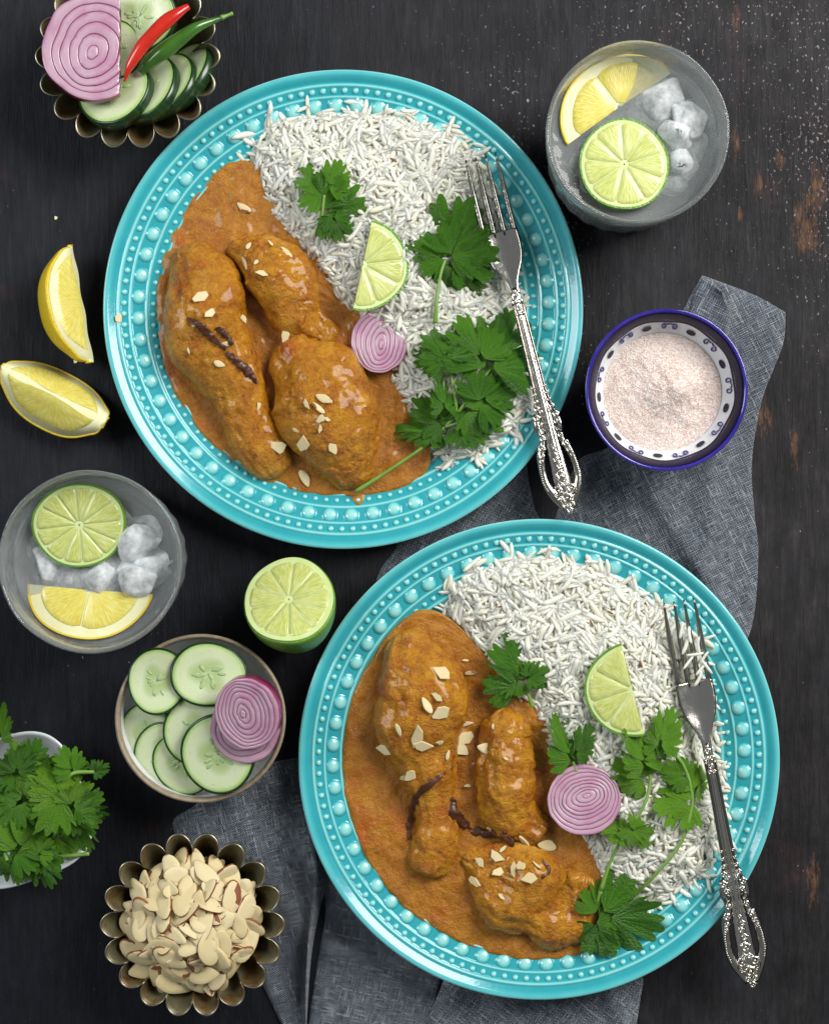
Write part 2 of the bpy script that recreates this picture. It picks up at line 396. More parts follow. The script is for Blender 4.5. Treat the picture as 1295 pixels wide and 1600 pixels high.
RICE = m_rice(); LEAF = m_leaf('coriander_leaf', (0.020, 0.100, 0.006), (0.038, 0.155, 0.008), (0.090, 0.25, 0.012), (0.11, 0.29, 0.014)); YOUNG = m_leaf('young_coriander_leaf', (0.055, 0.18, 0.010), (0.10, 0.26, 0.014), (0.16, 0.34, 0.018), (0.17, 0.36, 0.02)); STEM = m_stem()
LIME = m_citrus_flesh('lime_flesh', (0.41, 0.47, 0.085), (0.54, 0.59, 0.17), (0.67, 0.70, 0.32))
LEMON = m_citrus_flesh('lemon_flesh', (0.62, 0.50, 0.06), (0.72, 0.62, 0.12), (0.80, 0.74, 0.28))
LIME_RIND = m_rind('lime_rind', (0.065, 0.20, 0.012), (0.17, 0.34, 0.028)); LEMON_RIND = m_rind('lemon_rind', (0.78, 0.52, 0.015), (0.80, 0.60, 0.03))
LIME_PITH = m_simple('lime_pith', (0.66, 0.74, 0.36), 0.45, 0.3, n1=(0.56, 0.67, 0.26)); LEMON_PITH = m_simple('lemon_pith', (0.82, 0.80, 0.52), 0.5, 0.3, n1=(0.78, 0.74, 0.40))
ONION = m_onion(); ONION_SKIN = m_onion_skin(); CUKE = m_cuke(); PEEL = m_peel(); SEED = m_seed()
SILVER = m_silver(); TIN = m_tin()
TIN_RIM = m_metal('worn_tin_edge', (0.42, 0.38, 0.28), 0.28, (0.24, 0.19, 0.11)); DENIM = m_denim(); SALT = m_salt()
BLUE = m_simple('cobalt_glaze', (0.020, 0.012, 0.20), 0.12, n1=(0.045, 0.028, 0.30), nscale=60, coat=0.6)
INK = m_simple('dark_blue_glaze', (0.005, 0.003, 0.020), 0.16, n1=(0.010, 0.006, 0.040), nscale=70, Specular_IOR_Level=0.25)
PAINT = m_simple('blue_underglaze_paint', (0.030, 0.020, 0.16), 0.2, n1=(0.07, 0.05, 0.26), nscale=400)
PORC = m_simple('white_porcelain', (0.74, 0.76, 0.78), 0.14, n1=(0.70, 0.72, 0.75), nscale=30, coat=0.5)
STONE = m_simple('tan_stoneware', (0.24, 0.19, 0.125), 0.45, n1=(0.36, 0.29, 0.20), nscale=260, bump=0.0004)
ALMOND = m_almond('blanched_almond', (0.66, 0.52, 0.25), (0.78, 0.68, 0.42)); ASKIN = m_simple('almond_skin', (0.28, 0.095, 0.03), 0.6, n1=(0.18, 0.05, 0.018), nscale=400)
FRIED = m_simple('fried_onion', (0.022, 0.007, 0.004), 0.38, n1=(0.11, 0.030, 0.010), nscale=330, bump=0.0008, coat=0.15)
CUMIN = m_simple('cumin_seed', (0.16, 0.065, 0.018), 0.5, n1=(0.26, 0.12, 0.03), nscale=900)
RED = m_simple('red_chilli_skin', (0.50, 0.012, 0.008), 0.2, n1=(0.62, 0.03, 0.012), nscale=60, coat=0.5)
GREEN = m_simple('green_chilli_skin', (0.028, 0.10, 0.010), 0.2, n1=(0.06, 0.17, 0.018), nscale=60, coat=0.5)
GLASS = m_glass('tumbler_glass', 1.48, (0.97, 0.99, 0.98), 0.0, 0.11, 0.0022, 34)
WATER = m_glass('cloudy_lemon_water', 1.33, (0.97, 0.99, 0.98), 0.0, 0.20, 0.0030, 50)
def m_ice():
    m = M('ice', Transmission_Weight=1.0, IOR=1.31, Roughness=0.05, Base_Color=(.98, .99, 1.0)); c = m.co()
    n = m.noise(c, 1.3, 3, .6); m.bump(m.noise(c, 3.0, 3), .10, .5)
    d = m.n('BsdfDiffuse', {'Color': (0.88, 0.91, 0.92)}, out='BSDF')
    nd = m.n('MixShader', {'Fac': m.rng(n, .34, .64, .30, .85)}).node
    m.t.links.new(m.b.outputs[0], nd.inputs[1]); m.t.links.new(d, nd.inputs[2]); m.t.links.new(nd.outputs[0], m.t.nodes['Material Output'].inputs[0])
    return m.m
ICE = m_ice()

# ================================================================== table
n = 2
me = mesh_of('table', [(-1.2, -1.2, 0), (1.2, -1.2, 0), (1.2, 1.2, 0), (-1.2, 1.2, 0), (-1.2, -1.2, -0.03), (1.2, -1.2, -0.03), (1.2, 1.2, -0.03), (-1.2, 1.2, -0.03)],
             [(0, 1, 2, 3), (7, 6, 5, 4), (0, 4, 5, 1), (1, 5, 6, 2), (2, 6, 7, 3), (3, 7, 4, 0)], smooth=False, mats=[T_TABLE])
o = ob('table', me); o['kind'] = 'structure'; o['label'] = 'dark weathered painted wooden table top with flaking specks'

# ================================================================== plates
K = S*0.98                                   # metres per photo pixel at rim height
def plate_z(r):
    """height of the plate's upper surface at radius r (photo px)"""
    pts = [(0, .0070), (235, .0070), (262, .0080), (282, .0110), (291, .0128), (352, .0188), (357, .0193), (368, .0216), (373, .0219)]
    r = min(max(r, 0), 373)
    for (a, za), (b, zb) in zip(pts, pts[1:]):
        if r <= b: return za+(zb-za)*(r-a)/(b-a)
    return .0219
RIDGES = [(352, 2.4, .0008), (334.5, 1.8, .0006), (309.5, 2.0, .0007), (289, 2.4, .0007)]
def plate(cx, cy, z0, label):
    rs = list(np.arange(0, 260, 20))+list(np.arange(260, 284, 3))+list(np.arange(284, 358, 1.1))+list(np.arange(358, 374, 1.6))
    prof = []; tt = []
    for r in rs:
        z = plate_z(r); t = 0.17
        for rc, wd, h in RIDGES:
            g = math.exp(-((r-rc)/wd)**2); z += g*h; t = max(t, 0.12+0.72*g)
        t = max(t, 0.46*min(1, max(0, (r-356)/14)))
        prof.append((max(r, 0.01)*K, z)); tt.append(t)
    for r, z, t in [(374.6, .0213, .85), (375, .0204, .8), (374, .0194, .6), (369, .0178, .4), (350, .0155, .3), (290, .009, .2), (245, .003, .2), (238, .0, .2), (225, .0, .2), (220, .003, .2), (0.01, .003, .2)]:
        prof.append((r*K, z)); tt.append(t)
    V, F = lathe(prof, 220)
    A = [t for t in tt for _ in range(220)]
    c = W(cx, cy, .022+z0); root = thing('dinner_plate', label, 'plate', (c.x, c.y, z0))
    body = ob('body', mesh_of('plate_body', V, F, {'t': A}, mats=[GLAZE]), root)
    for rc, cnt, br, bh in [(344, 126, 5.2, .0013), (322, 60, 12.0, .0018), (299, 112, 4.4, .0011)]:
        pr = []; ts = []
        for q in [1.25, 1.0, 0.85, 0.68, 0.5, 0.3, 0.12]:
            e = max(0, 1-(q/1.02)**2)**0.62
            pr.append((q*br*K, bh*e-0.00012)); ts.append(0.02+0.85*min(1, e*1.05) if q < 1.1 else 0.0)
        Vb, Fb = lathe(pr, 12); Fb.append(tuple(range(6*12, 7*12)))
        bm_ = mesh_of('bead', Vb, Fb, {'t': [t for t in ts for _ in range(12)]}, mats=[GLAZE])
        slope = math.atan2(plate_z(rc+3)-plate_z(rc-3), 6*K)
        for i in range(cnt):
            a = 2*PI*(i+0.37)/cnt
            R = Matrix.Rotation(a, 3, 'Z') @ Matrix.Rotation(-slope, 3, 'Y')
            ob('bead', bm_, body, (rc*K*math.cos(a), rc*K*math.sin(a), plate_z(rc)), R)
    return root
P1 = dict(cx=536, cy=483, z0=0.0); P2 = dict(cx=842, cy=1187, z0=0.0035)
plate(**P1, label='turquoise beaded plate of curry and rice bearing the largest cilantro sprig')
plate(**P2, label='turquoise beaded plate of curry and rice lying on the grey napkin')

SURF = []                                    # (verts, faces) in world space for dropping things on
def add_surf(V, F): SURF.append((np.asarray(V, float), F))
def bvh():
    V = []; F = []; o = 0
    for v, f in SURF:
        V += [tuple(x) for x in v]; F += [tuple(i+o for i in q) for q in f]; o += len(v)
    return BVHTree.FromPolygons(V, F)
for P in (P1, P2):
    c = W(P['cx'], P['cy'], .022+P['z0'])
    prof = [(max(r, .01)*K, plate_z(r)) for r in (0, 150, 235, 262, 282, 291, 352, 357, 368, 373)]
    V, F = lathe(prof, 64); add_surf([(x+c.x, y+c.y, z+P['z0']) for x, y, z in V], F)
# ------------------------------------------------------------------ gravy
def gravy(P, r0, a0, a1, label, off=(0, 0), lv=.0003):
    c = W(P['cx']+off[0], P['cy']+off[1], .014+P['z0']); z0 = P['z0']; lev = plate_z(r0)+lv
    na, nr = 260, 70; V = []; F = []; A = []
    for i in range(na):
        th = 2*PI*i/na; deg = math.degrees(th)
        d = (deg-a0) % 360; span = (a1-a0) % 360
        e = min(d, span-d) if d <= span else -min(d-span, 360-d)
        k = 1/(1+math.exp(-e/3.0)); R = 110+(r0-110)*k + (3.5*noise.noise((math.cos(th)*5, math.sin(th)*5, z0*900))+2.0*noise.noise((math.cos(th)*16, math.sin(th)*16, 3)))*k
        for j in range(nr):
            q = (j/(nr-1))**0.75; r = R*q
            x, y = r*K*math.cos(th), r*K*math.sin(th)
            z = lev+0.0012*fbm((x*55, y*55, z0*100), 3)+0.0009*fbm((x*160, y*160, 4), 3)+0.0011*max(0, noise.noise((x*120, y*120, 9))-.25)
            ed = (R-r)*K
            if ed < 0.004: z = z*(1-(1-ed/.004)**2*0.35)+(lev-0.0012)*((1-ed/.004)**2)*0.35
            if j == nr-1: z -= 0.0012
            V.append((c.x+x, c.y+y, z+z0)); A.append(max(0, 1-ed/.0022))
    for i in range(na):
        i2 = (i+1) % na
        for j in range(nr-1): F.append((i*nr+j, i*nr+j+1, i2*nr+j+1, i2*nr+j))
    add_surf(V, F)
    og = (c.x, c.y, z0+.007)
    tag(ob('curry_gravy', world_mesh('gravy', V, F, og, attrs={'t': A}, mats=[GRAVY]), loc=og), label, 'gravy')
gravy(P1, 297, 116, 306, 'orange brown curry gravy pooled beside rice on plate with three fresh leaf sprigs')
gravy(P2, 310, 118, 298, 'orange brown curry gravy pooled beside rice on plate over the napkin', (0, 4), .0012)
# ------------------------------------------------------------------ chicken
def chicken(name, pts, label, z, zs=0.72, seed=0, amp=1.0):
    """pts: (px,py,radius px[,z add]) down the piece"""
    sp = []
    for p in pts:
        q = W(p[0], p[1], z+(p[3] if len(p) > 3 else 0)); sp.append((q.x, q.y, q.z, p[2]*S*0.97))
    nr, ns = 96, 60
    c = catmull(sp, nr)
    # round the ends
    L = np.concatenate([[0], np.cumsum(np.linalg.norm(np.diff(c[:, :3], axis=0), axis=1))]); T = L[-1]
    ra, rb = sp[0][3], sp[-1][3]
    V = []; F = []
    ext_a, ext_b = ra*0.7, rb*0.7
    rings = []
    ta = (c[1, :3]-c[0, :3]); ta /= np.linalg.norm(ta); tb = c[-1, :3]-c[-2, :3]; tb /= np.linalg.norm(tb)
    for k in range(8):
        s = math.cos(k/8*PI/2); rings.append((c[0, :3]-ta*ext_a*s, max(ra*math.sin(k/8*PI/2), 1e-5)))
    for i in range(nr): rings.append((c[i, :3], c[i, 3]))
    for k in range(1, 9):
        s = math.sin(k/8*PI/2); rings.append((c[-1, :3]+tb*ext_b*s, max(rb*math.cos(k/8*PI/2), 1e-5)))
    m = len(rings)
    for i, (p, r) in enumerate(rings):
        t = rings[min(i+1, m-1)][0]-rings[max(i-1, 0)][0]; t = Vector(t).normalized()
        side = t.cross(Vector((0, 0, 1))).normalized(); u2 = side.cross(t)
        for j in range(ns):
            a = 2*PI*j/ns
            nrm = (side*math.cos(a)+u2*math.sin(a)*zs)
            base = Vector(p)+nrm*r
            w_ = min(1, r/(0.008))
            d = 0.0044*noise.noise(base*34+Vector((seed*3.1, 0, 0)))+0.0016*noise.noise(base*80+Vector((seed*7.1, 2, 0)))
            rid = 1-abs(noise.noise(base*75+Vector((0, seed*5.7, 0))))*2
            d -= 0.0022*max(0, rid-0.84)/0.16*max(0, noise.noise(base*40+Vector((9, seed, 1)))+.25)
            # muscle fibre grooves running along the piece
            d += (0.0010+.0010*noise.noise(base*30))*noise.noise(Vector((math.cos(a)*8+seed+1.5*noise.noise(base*60), math.sin(a)*8, i*0.045)))+.0012*max(0, noise.noise(base*110+Vector((seed, 0, 7)))-.1)
            d += 0.0006*fbm(base*200+Vector((0, 0, seed)), 3)*(1+1.6*max(0, noise.noise(base*45+Vector((4, 4, seed)))))
            V.append(base+nrm.normalized()*d*amp*w_)
    for i in range(m-1):
        for j in range(ns):
            k = (j+1) % ns; F.append((i*ns+j, i*ns+k, (i+1)*ns+k, (i+1)*ns+j))
    F.append(tuple(range(ns-1, -1, -1))); F.append(tuple((m-1)*ns+j for j in range(ns)))
    add_surf(V, F)
    og = (sum(p[0] for p in sp)/len(sp), sum(p[1] for p in sp)/len(sp), z-0.006)
    o = ob(name, world_mesh(name, V, F, og, attrs={'t': [0]*len(V)}, mats=[CHICK]), loc=og)
    return tag(o, label, 'chicken')
zg = .0155
chicken('chicken_drumstick', [(300, 405, 36, .002), (318, 448, 62, .004), (326, 510, 67, .004), (350, 572, 56, .002), (378, 635, 42, .001), (403, 688, 38, 0), (424, 728, 30, -.002)],
        'long curried chicken drumstick with dark fried onion streak, on the plate without napkin', zg, 0.74, 1)
chicken('chicken_piece', [(372, 392, 24, 0), (415, 408, 46, .002), (450, 452, 50, .003), (470, 500, 42, 0), (505, 530, 26, -.002)],
        'curried chicken piece lodged between drumstick head and rice, fork beyond the rice', zg, 0.74, 2, 1.2)
chicken('chicken_thigh', [(455, 560, 42, .002), (492, 600, 76, .005), (515, 655, 78, .005), (532, 705, 62, .002), (545, 740, 40, -.002)],
        'round curried chicken thigh beside the small oval onion slice', zg, 0.66, 3)
zg2 = zg+P2['z0']+.001
chicken('chicken_drumstick', [(640, 1012, 42, .001), (655, 1062, 68, .005), (655, 1130, 70, .005), (665, 1190, 54, .002), (680, 1250, 38, .001), (681, 1310, 36, 0), (674, 1350, 31, -.001)],
        'plump curried chicken drumstick heaped with almond flakes on the plate over the napkin', zg2, 0.70, 4)
chicken('chicken_piece', [(795, 1125, 26, .003), (782, 1165, 44, .004), (783, 1215, 50, .003), (800, 1265, 46, .002), (835, 1292, 27, 0)],
        'knobbly curried chicken piece between plump drumstick and pale onion slice', zg2, 0.72, 5, 1.3)
chicken('chicken_thigh', [(735, 1345, 26, -.002), (775, 1365, 54, .001), (815, 1392, 74, .003), (850, 1425, 58, .001), (885, 1425, 44, -.001), (905, 1385, 34, -.001)],
        'flat lumpy curried chicken thigh at the foot of the plump drumstick', zg2, 0.50, 6, 1.4)
# a drip of sauce that ran onto the beaded rim
V, F = sphere(1, 20, 10, (.0036, .0056, .0006)); og = W(560, 774, .0130)
V = [(x*(1+.3*noise.noise((x*300, y*300, 1))), y*(1+.3*noise.noise((x*300, y*300, 5))), z) for x, y, z in V]
tag(ob('gravy_drip', mesh_of('gravy_drip', V, F, {'t': [.8]*len(V)}, mats=[GRAVY]), loc=og, rot=(-.28, 0, 0)), 'small yellowish sauce drip on a beaded turquoise rim below the cilantro stem end', 'gravy')
# ------------------------------------------------------------------ rice
RICE1 = [(393, 262), (396, 222), (430, 194), (490, 183), (560, 178), (640, 187), (700, 207), (742, 240), (756, 300), (790, 380), (806, 470), (826, 570), (832, 620), (800, 672), (745, 708), (692, 716), (655, 680), (612, 620),
         (580, 540), (535, 490), (500, 440), (470, 400), (432, 352), (408, 310)]
RICE2 = [(700, 962), (708, 920), (750, 892), (800, 876), (860, 874), (930, 892), (990, 925), (1035, 960), (1090, 1005), (1105, 1100), (1118, 1200), (1124, 1300), (1098, 1362), (1040, 1398), (985, 1415), (930, 1392),
         (905, 1330), (872, 1262), (846, 1190), (820, 1120), (775, 1075), (735, 1030)]
def grain_mesh(curv, L=1.0, rw=0.115, n=8, m=6):
    V = []; F = []
    for i in range(n):
        u = i/(n-1); x = (u-0.5)*L; r = rw*max(0.16, (1-abs(2*u-1)**5))**0.5*(1+.10*math.sin(u*5+curv*40))
        y0 = curv*(1-(2*u-1)**2)
        for j in range(m):
            a = 2*PI*j/m; V.append((x, y0+r*math.cos(a), 0.82*r*math.sin(a)))
    for i in range(n-1):
        for j in range(m):
            k = (j+1) % m; F.append((i*m+j, (i+1)*m+j, (i+1)*m+k, i*m+k))
    F.append(tuple(range(m))); F.append(tuple((n-1)*m+j for j in range(m-1, -1, -1)))
    return np.array(V), F
GV = [grain_mesh(c, 1.0, w_) for c, w_ in ((0.03, .094), (0.08, .086), (-0.03, .105), (0.13, .090), (0.0, .082), (0.06, .108))]
GM = [mesh_of('rice_grain', v, f, mats=[RICE]) for v, f in GV]
def rice(P, poly, label, seed):
    rg = np.random.default_rng(seed); poly = np.array(poly, float)
    c = W(P['cx'], P['cy'], .022+P['z0']); z0 = P['z0']
    def hgt(pts, d):
        r = np.hypot(pts[:, 0]-P['cx'], pts[:, 1]-P['cy'])
        base = np.array([plate_z(x) for x in r])
        bump = np.array([noise.noise((x*.018, y*.018, seed)) for x, y in pts])
        return base+z0+(0.0195+0.004*bump)*(1-np.exp(-np.maximum(d, 0)/48.0))
    # under-mound
    lo = poly.min(0); hi = poly.max(0); st = 7
    gx = np.arange(lo[0], hi[0]+st, st); gy = np.arange(lo[1], hi[1]+st, st)
    G = np.array([(x, y) for y in gy for x in gx]); D = poly_dist(G, poly); Z = hgt(G, D)
    idx = {}; V = []; F = []
    for i, (g, d, z) in enumerate(zip(G, D, Z)):
        if d > 3: idx[i] = len(V); V.append(W(g[0], g[1], z-0.0004))
    nx = len(gx)
    for j in range(len(gy)-1):
        for i in range(nx-1):
            q = (j*nx+i, (j+1)*nx+i, (j+1)*nx+i+1, j*nx+i+1)
            if all(k in idx for k in q): F.append(tuple(idx[k] for k in q))
    add_surf([(v.x, v.y, v.z+0.0020) for v in V], F)
    MV = list(V); MF = list(F)
    N = 3900; pts = []
    while len(pts) < N:
        cand = rg.uniform(lo-9, hi+9, (4000, 2)); d = poly_dist(cand, poly)
        keep = cand[d > -3-4*rg.random(4000)]; pts += list(keep)
    # a few loose grains beyond the heap
    stray = [(poly[k % len(poly)]-poly.mean(0))*(1+rg.uniform(.02, .07))+poly.mean(0) for k in range(len(poly)) for _ in range(2)]
    pts = np.array(pts[:N]+stray); d = poly_dist(pts, poly); z = hgt(pts, d)
    e = 4.0
    zx = (hgt(pts+[e, 0], poly_dist(pts+[e, 0], poly))-z)/(e*S); zy = -(hgt(pts+[0, e], poly_dist(pts+[0, e], poly))-z)/(e*S)
    lift = rg.uniform(-0.0016, 0.0016, len(pts)); lift[d < 8] = np.abs(lift[d < 8])*0.5
    order = np.argsort(-(lift+rg.normal(0, .0006, len(pts))))
    top = set(order[:300].tolist())
    root = thing('rice_heap', label, 'rice', (c.x, c.y, z0+.007))
    og = np.array((c.x, c.y, z0+.007))
    for i in range(len(pts)):
        nrm = Vector((-zx[i], -zy[i], 1)).normalized()
        a = 7*noise.noise((pts[i, 0]*.022, pts[i, 1]*.022, seed+3))+rg.normal(0, .75); t = Vector((math.cos(a), math.sin(a), 0)); t = (t-nrm*t.dot(nrm)).normalized()
        t = (t+nrm*rg.normal(0, .16)).normalized(); b = nrm.cross(t).normalized(); n2 = t.cross(b)
        R = np.array([[t.x, b.x, n2.x], [t.y, b.y, n2.y], [t.z, b.z, n2.z]])
        ln = rg.uniform(.0086, .0160); p = np.array(W(pts[i, 0], pts[i, 1], z[i]+lift[i]+0.0007))
        k = i % 6
        if i in top:
            ob('rice_grain', GM[k], root, tuple(p-og), Matrix(R.tolist()), ln)
        else:
            v = (GV[k][0]*ln)@R.T+p; o = len(MV); MV += [tuple(q) for q in v]; MF += [tuple(x+o for x in f) for f in GV[k][1]]
    o = ob('grain_mass', world_mesh('grain_mass', [tuple(v) for v in MV], MF, og, mats=[RICE]), root); o['kind'] = 'stuff'
rice(P1, RICE1, 'heap of white cumin rice under large cilantro clusters and small onion slice', 11)
rice(P2, RICE2, 'heap of white cumin rice on the plate over the napkin, thin cilantro stems across it', 23)
TREE = bvh()
CAMP = Vector((0, 0, H))
def drop(px, py, lift=0.0):
    """the point and normal on the food under a photo position"""
    d = (W(px, py, 0)-CAMP).normalized(); h = TREE.ray_cast(CAMP, d)
    if h[0] is None: return W(px, py, lift), Vector((0, 0, 1))
    nn = h[1] if h[1].z > 0 else -h[1]
    return h[0]-d*lift, nn
def frame(nrm, ang, damp=1.0):
    nrm = Vector((nrm.x*damp, nrm.y*damp, max(nrm.z, 0.25))).normalized()
    t = Vector((math.cos(ang), math.sin(ang), 0)); t = (t-nrm*t.dot(nrm)).normalized(); b = nrm.cross(t)
    return Matrix(((t.x, b.x, nrm.x), (t.y, b.y, nrm.y), (t.z, b.z, nrm.z)))
# cumin seeds among the rice
sv, sf = sphere(1, 8, 6, (1, .28, .28)); seed_me = mesh_of('cumin_seed', sv, sf, mats=[CUMIN])
for grp, lst in (('cumin seeds in the rice beside the large leaf clusters', [(588, 305), (652, 402), (497, 368), (455, 322), (640, 345), (668, 470), (615, 250), (448, 268), (750, 425)]),
                 ('cumin seeds in the rice on the plate over the napkin', [(989, 943), (953, 957), (924, 974), (1019, 978), (1001, 1038), (1013, 1008), (905, 1112), (779, 948), (1018, 1362), (1038, 1325), (880, 925), (1060, 1090)])):
    for i, (px, py) in enumerate(lst):
        p, nn = drop(px, py, .0012)
        tag(ob('cumin_seed', seed_me, loc=p, rot=frame(nn, rnd.uniform(0, 6)), scale=rnd.uniform(.0019, .0026)), 'tiny brown '+grp.replace('seeds', 'seed'), 'seed', grp)
# ------------------------------------------------------------------ fried onion strips in the curry
def fried(pts, w_, label, grp=None, lift=.0008):
    P3 = [tuple(drop(x, y, lift)[0]) for x, y in pts]; n_ = len(P3)
    V, F = tube(P3, [w_*(0.45 if i in (0, n_-1) else rnd.uniform(.55, 1.1)) for i in range(n_)], 10, 40, flat=0.32)
    V = [Vector(v)+noise.noise_vector(Vector(v)*330)*w_*.45+noise.noise_vector(Vector(v)*900)*w_*.22 for v in V]
    og = P3[0]
    tag(ob('fried_onion_strip', world_mesh('fried_onion_strip', V, F, og, mats=[FRIED]), loc=og), label, 'fried onion', grp)
fried([(292, 497), (312, 508), (330, 526), (352, 546)], .0020, 'short dark fried onion strip lying on the long drumstick')
fried([(338, 512), (352, 522), (364, 540)], .0026, 'small blackened fried onion curl on the long drumstick')
fried([(352, 548), (372, 566), (392, 586), (402, 600)], .0024, 'dark fried onion strip running down the long drumstick shank', lift=.0012)
fried([(706, 1198), (676, 1222), (650, 1246), (640, 1282), (638, 1312)], .0018, 'thin dark fried onion strip along the plump drumstick shank')
fried([(706, 1246), (708, 1270), (730, 1290), (758, 1302), (790, 1302)], .0032, 'thick black fried onion strip between plump drumstick and knobbly piece')
fried([(768, 1298), (790, 1308), (802, 1322)], .0026, 'black fried onion curl below the knobbly chicken piece')
fried([(848, 1345), (858, 1360), (846, 1372)], .0016, 'small brown fried onion shred on the flat lumpy thigh')
# ------------------------------------------------------------------ almonds
def flake_mesh(seed, broken=False, skin=False):
    r = random.Random(seed); pts = []
    if broken:
        k = r.choice([5, 6, 6, 7]); a0 = r.uniform(0, 6)
        for i in range(k):
            a = a0+2*PI*i/k+r.uniform(-.35, .35); q = r.uniform(.62, 1.12); pts.append((0.5*math.cos(a)*q, 0.38*math.sin(a)*q))
    else:
        wd = r.uniform(.24, .31); bend = r.uniform(-.06, .08)
        for i in range(18):
            a = 2*PI*i/18; x = 0.5*math.cos(a); wq = wd*(1-0.42*max(0, x)*1.7)
            pts.append((x, wq*math.sin(a)+bend*(1-4*x*x)+r.uniform(-.008, .008)))
    n_ = len(pts); th = 0.045; cv = r.uniform(-.12, .12)
    V = []; F = []; fm = []
    for sc, z in ((0.94, -th), (1.0, -th*.6), (1.0, th*.6), (0.93, th), (0.5, th*1.05)):
        for x, y in pts: V.append((x*sc, y*sc, z+cv*(x*x*sc*sc)*1.2+cv*.5*y*sc))
    for q in range(4):
        for i in range(n_):
            k = (i+1) % n_; F.append((q*n_+i, q*n_+k, (q+1)*n_+k, (q+1)*n_+i))
            fm.append(1 if skin and q in (1,) or (skin and q in (0, 2) and (i*3//n_) == seed % 3) or (skin and seed % 4 == 1 and q == 3 and (i*5//n_) == seed % 5) else 0)
    F.append(tuple(range(n_-1, -1, -1))); F.append(tuple(4*n_+i for i in range(n_))); fm += [0, 0]
    return mesh_of('almond_slice', V, F, mats=[ALMOND, ASKIN], fmat=fm, smooth=not broken)
FL = [flake_mesh(i, False, i % 3 != 0) for i in range(9)]; BR = [flake_mesh(50+i, True, False) for i in range(8)]
bits1 = [(314, 463, 26), (328, 489, 24), (380, 498, 20), (447, 395, 24), (409, 427, 24), (383, 411, 24), (382, 324, 26), (446, 525, 26), (305, 508, 14), (478, 632, 20), (505, 622, 22), (498, 637, 22), (511, 625, 20), (502, 654, 18), (500, 670, 16),
         (437, 699, 30), (474, 694, 28), (521, 702, 22), (475, 748, 26), (405, 633, 14), (343, 568, 18), (355, 537, 14), (400, 410, 12), (423, 380, 12), (512, 655, 12), (295, 548, 12), (389, 384, 12), (462, 672, 12)]
for x, y, s_ in bits1:
    p, nn = drop(x, y, .0010)
    bs = s_*S*rnd.uniform(.95, 1.15); tag(ob('almond_flake', rnd.choice(BR+BR+FL), loc=p, rot=frame(nn+Vector((rnd.uniform(-.2, .2), rnd.uniform(-.2, .2), 0)), rnd.uniform(0, 6), .8), scale=(bs, bs*rnd.uniform(.55, 1.1), bs)), 'broken cream almond flake on curry beside the small onion slice', 'almond flake', 'almond bits on the curry with the small onion slice')
bits2 = [(691, 1051, 32), (667, 1102, 26), (687, 1115, 34), (651, 1150, 46), (622, 1141, 22), (599, 1172, 26), (660, 1166, 28), (640, 1213, 26), (726, 1153, 34), (727, 1132, 26), (719, 1170, 36), (760, 1168, 28), (683, 1089, 24), (631, 1215, 20), (770, 1135, 12),
         (819, 1315, 28), (854, 1322, 30), (775, 1340, 28), (778, 1362, 28), (741, 1378, 36), (802, 1358, 28), (813, 1352, 22), (827, 1372, 24), (783, 1401, 14), (765, 1296, 18), (749, 1347, 18), (785, 1327, 14), (730, 1228, 14), (735, 1052, 18), (727, 1032, 12), (686, 1160, 14), (700, 1180, 16), (838, 1352, 16), (790, 1185, 14)]
for x, y, s_ in bits2:
    p, nn = drop(x, y, .0010)
    bs = s_*S*rnd.uniform(.95, 1.15); tag(ob('almond_flake', rnd.choice(BR+BR+FL), loc=p, rot=frame(nn+Vector((rnd.uniform(-.2, .2), rnd.uniform(-.2, .2), 0)), rnd.uniform(0, 6), .8), scale=(bs, bs*rnd.uniform(.55, 1.1), bs)), 'broken cream almond flake on curry of the plate over the napkin', 'almond flake', 'almond bits on the curry over the napkin')
p, nn = drop(186, 497, .0010)
tag(ob('almond_flake', BR[2], loc=p, rot=frame(nn, 1.0), scale=20*S), 'single stray almond flake stuck on a turquoise plate rim', 'almond flake')
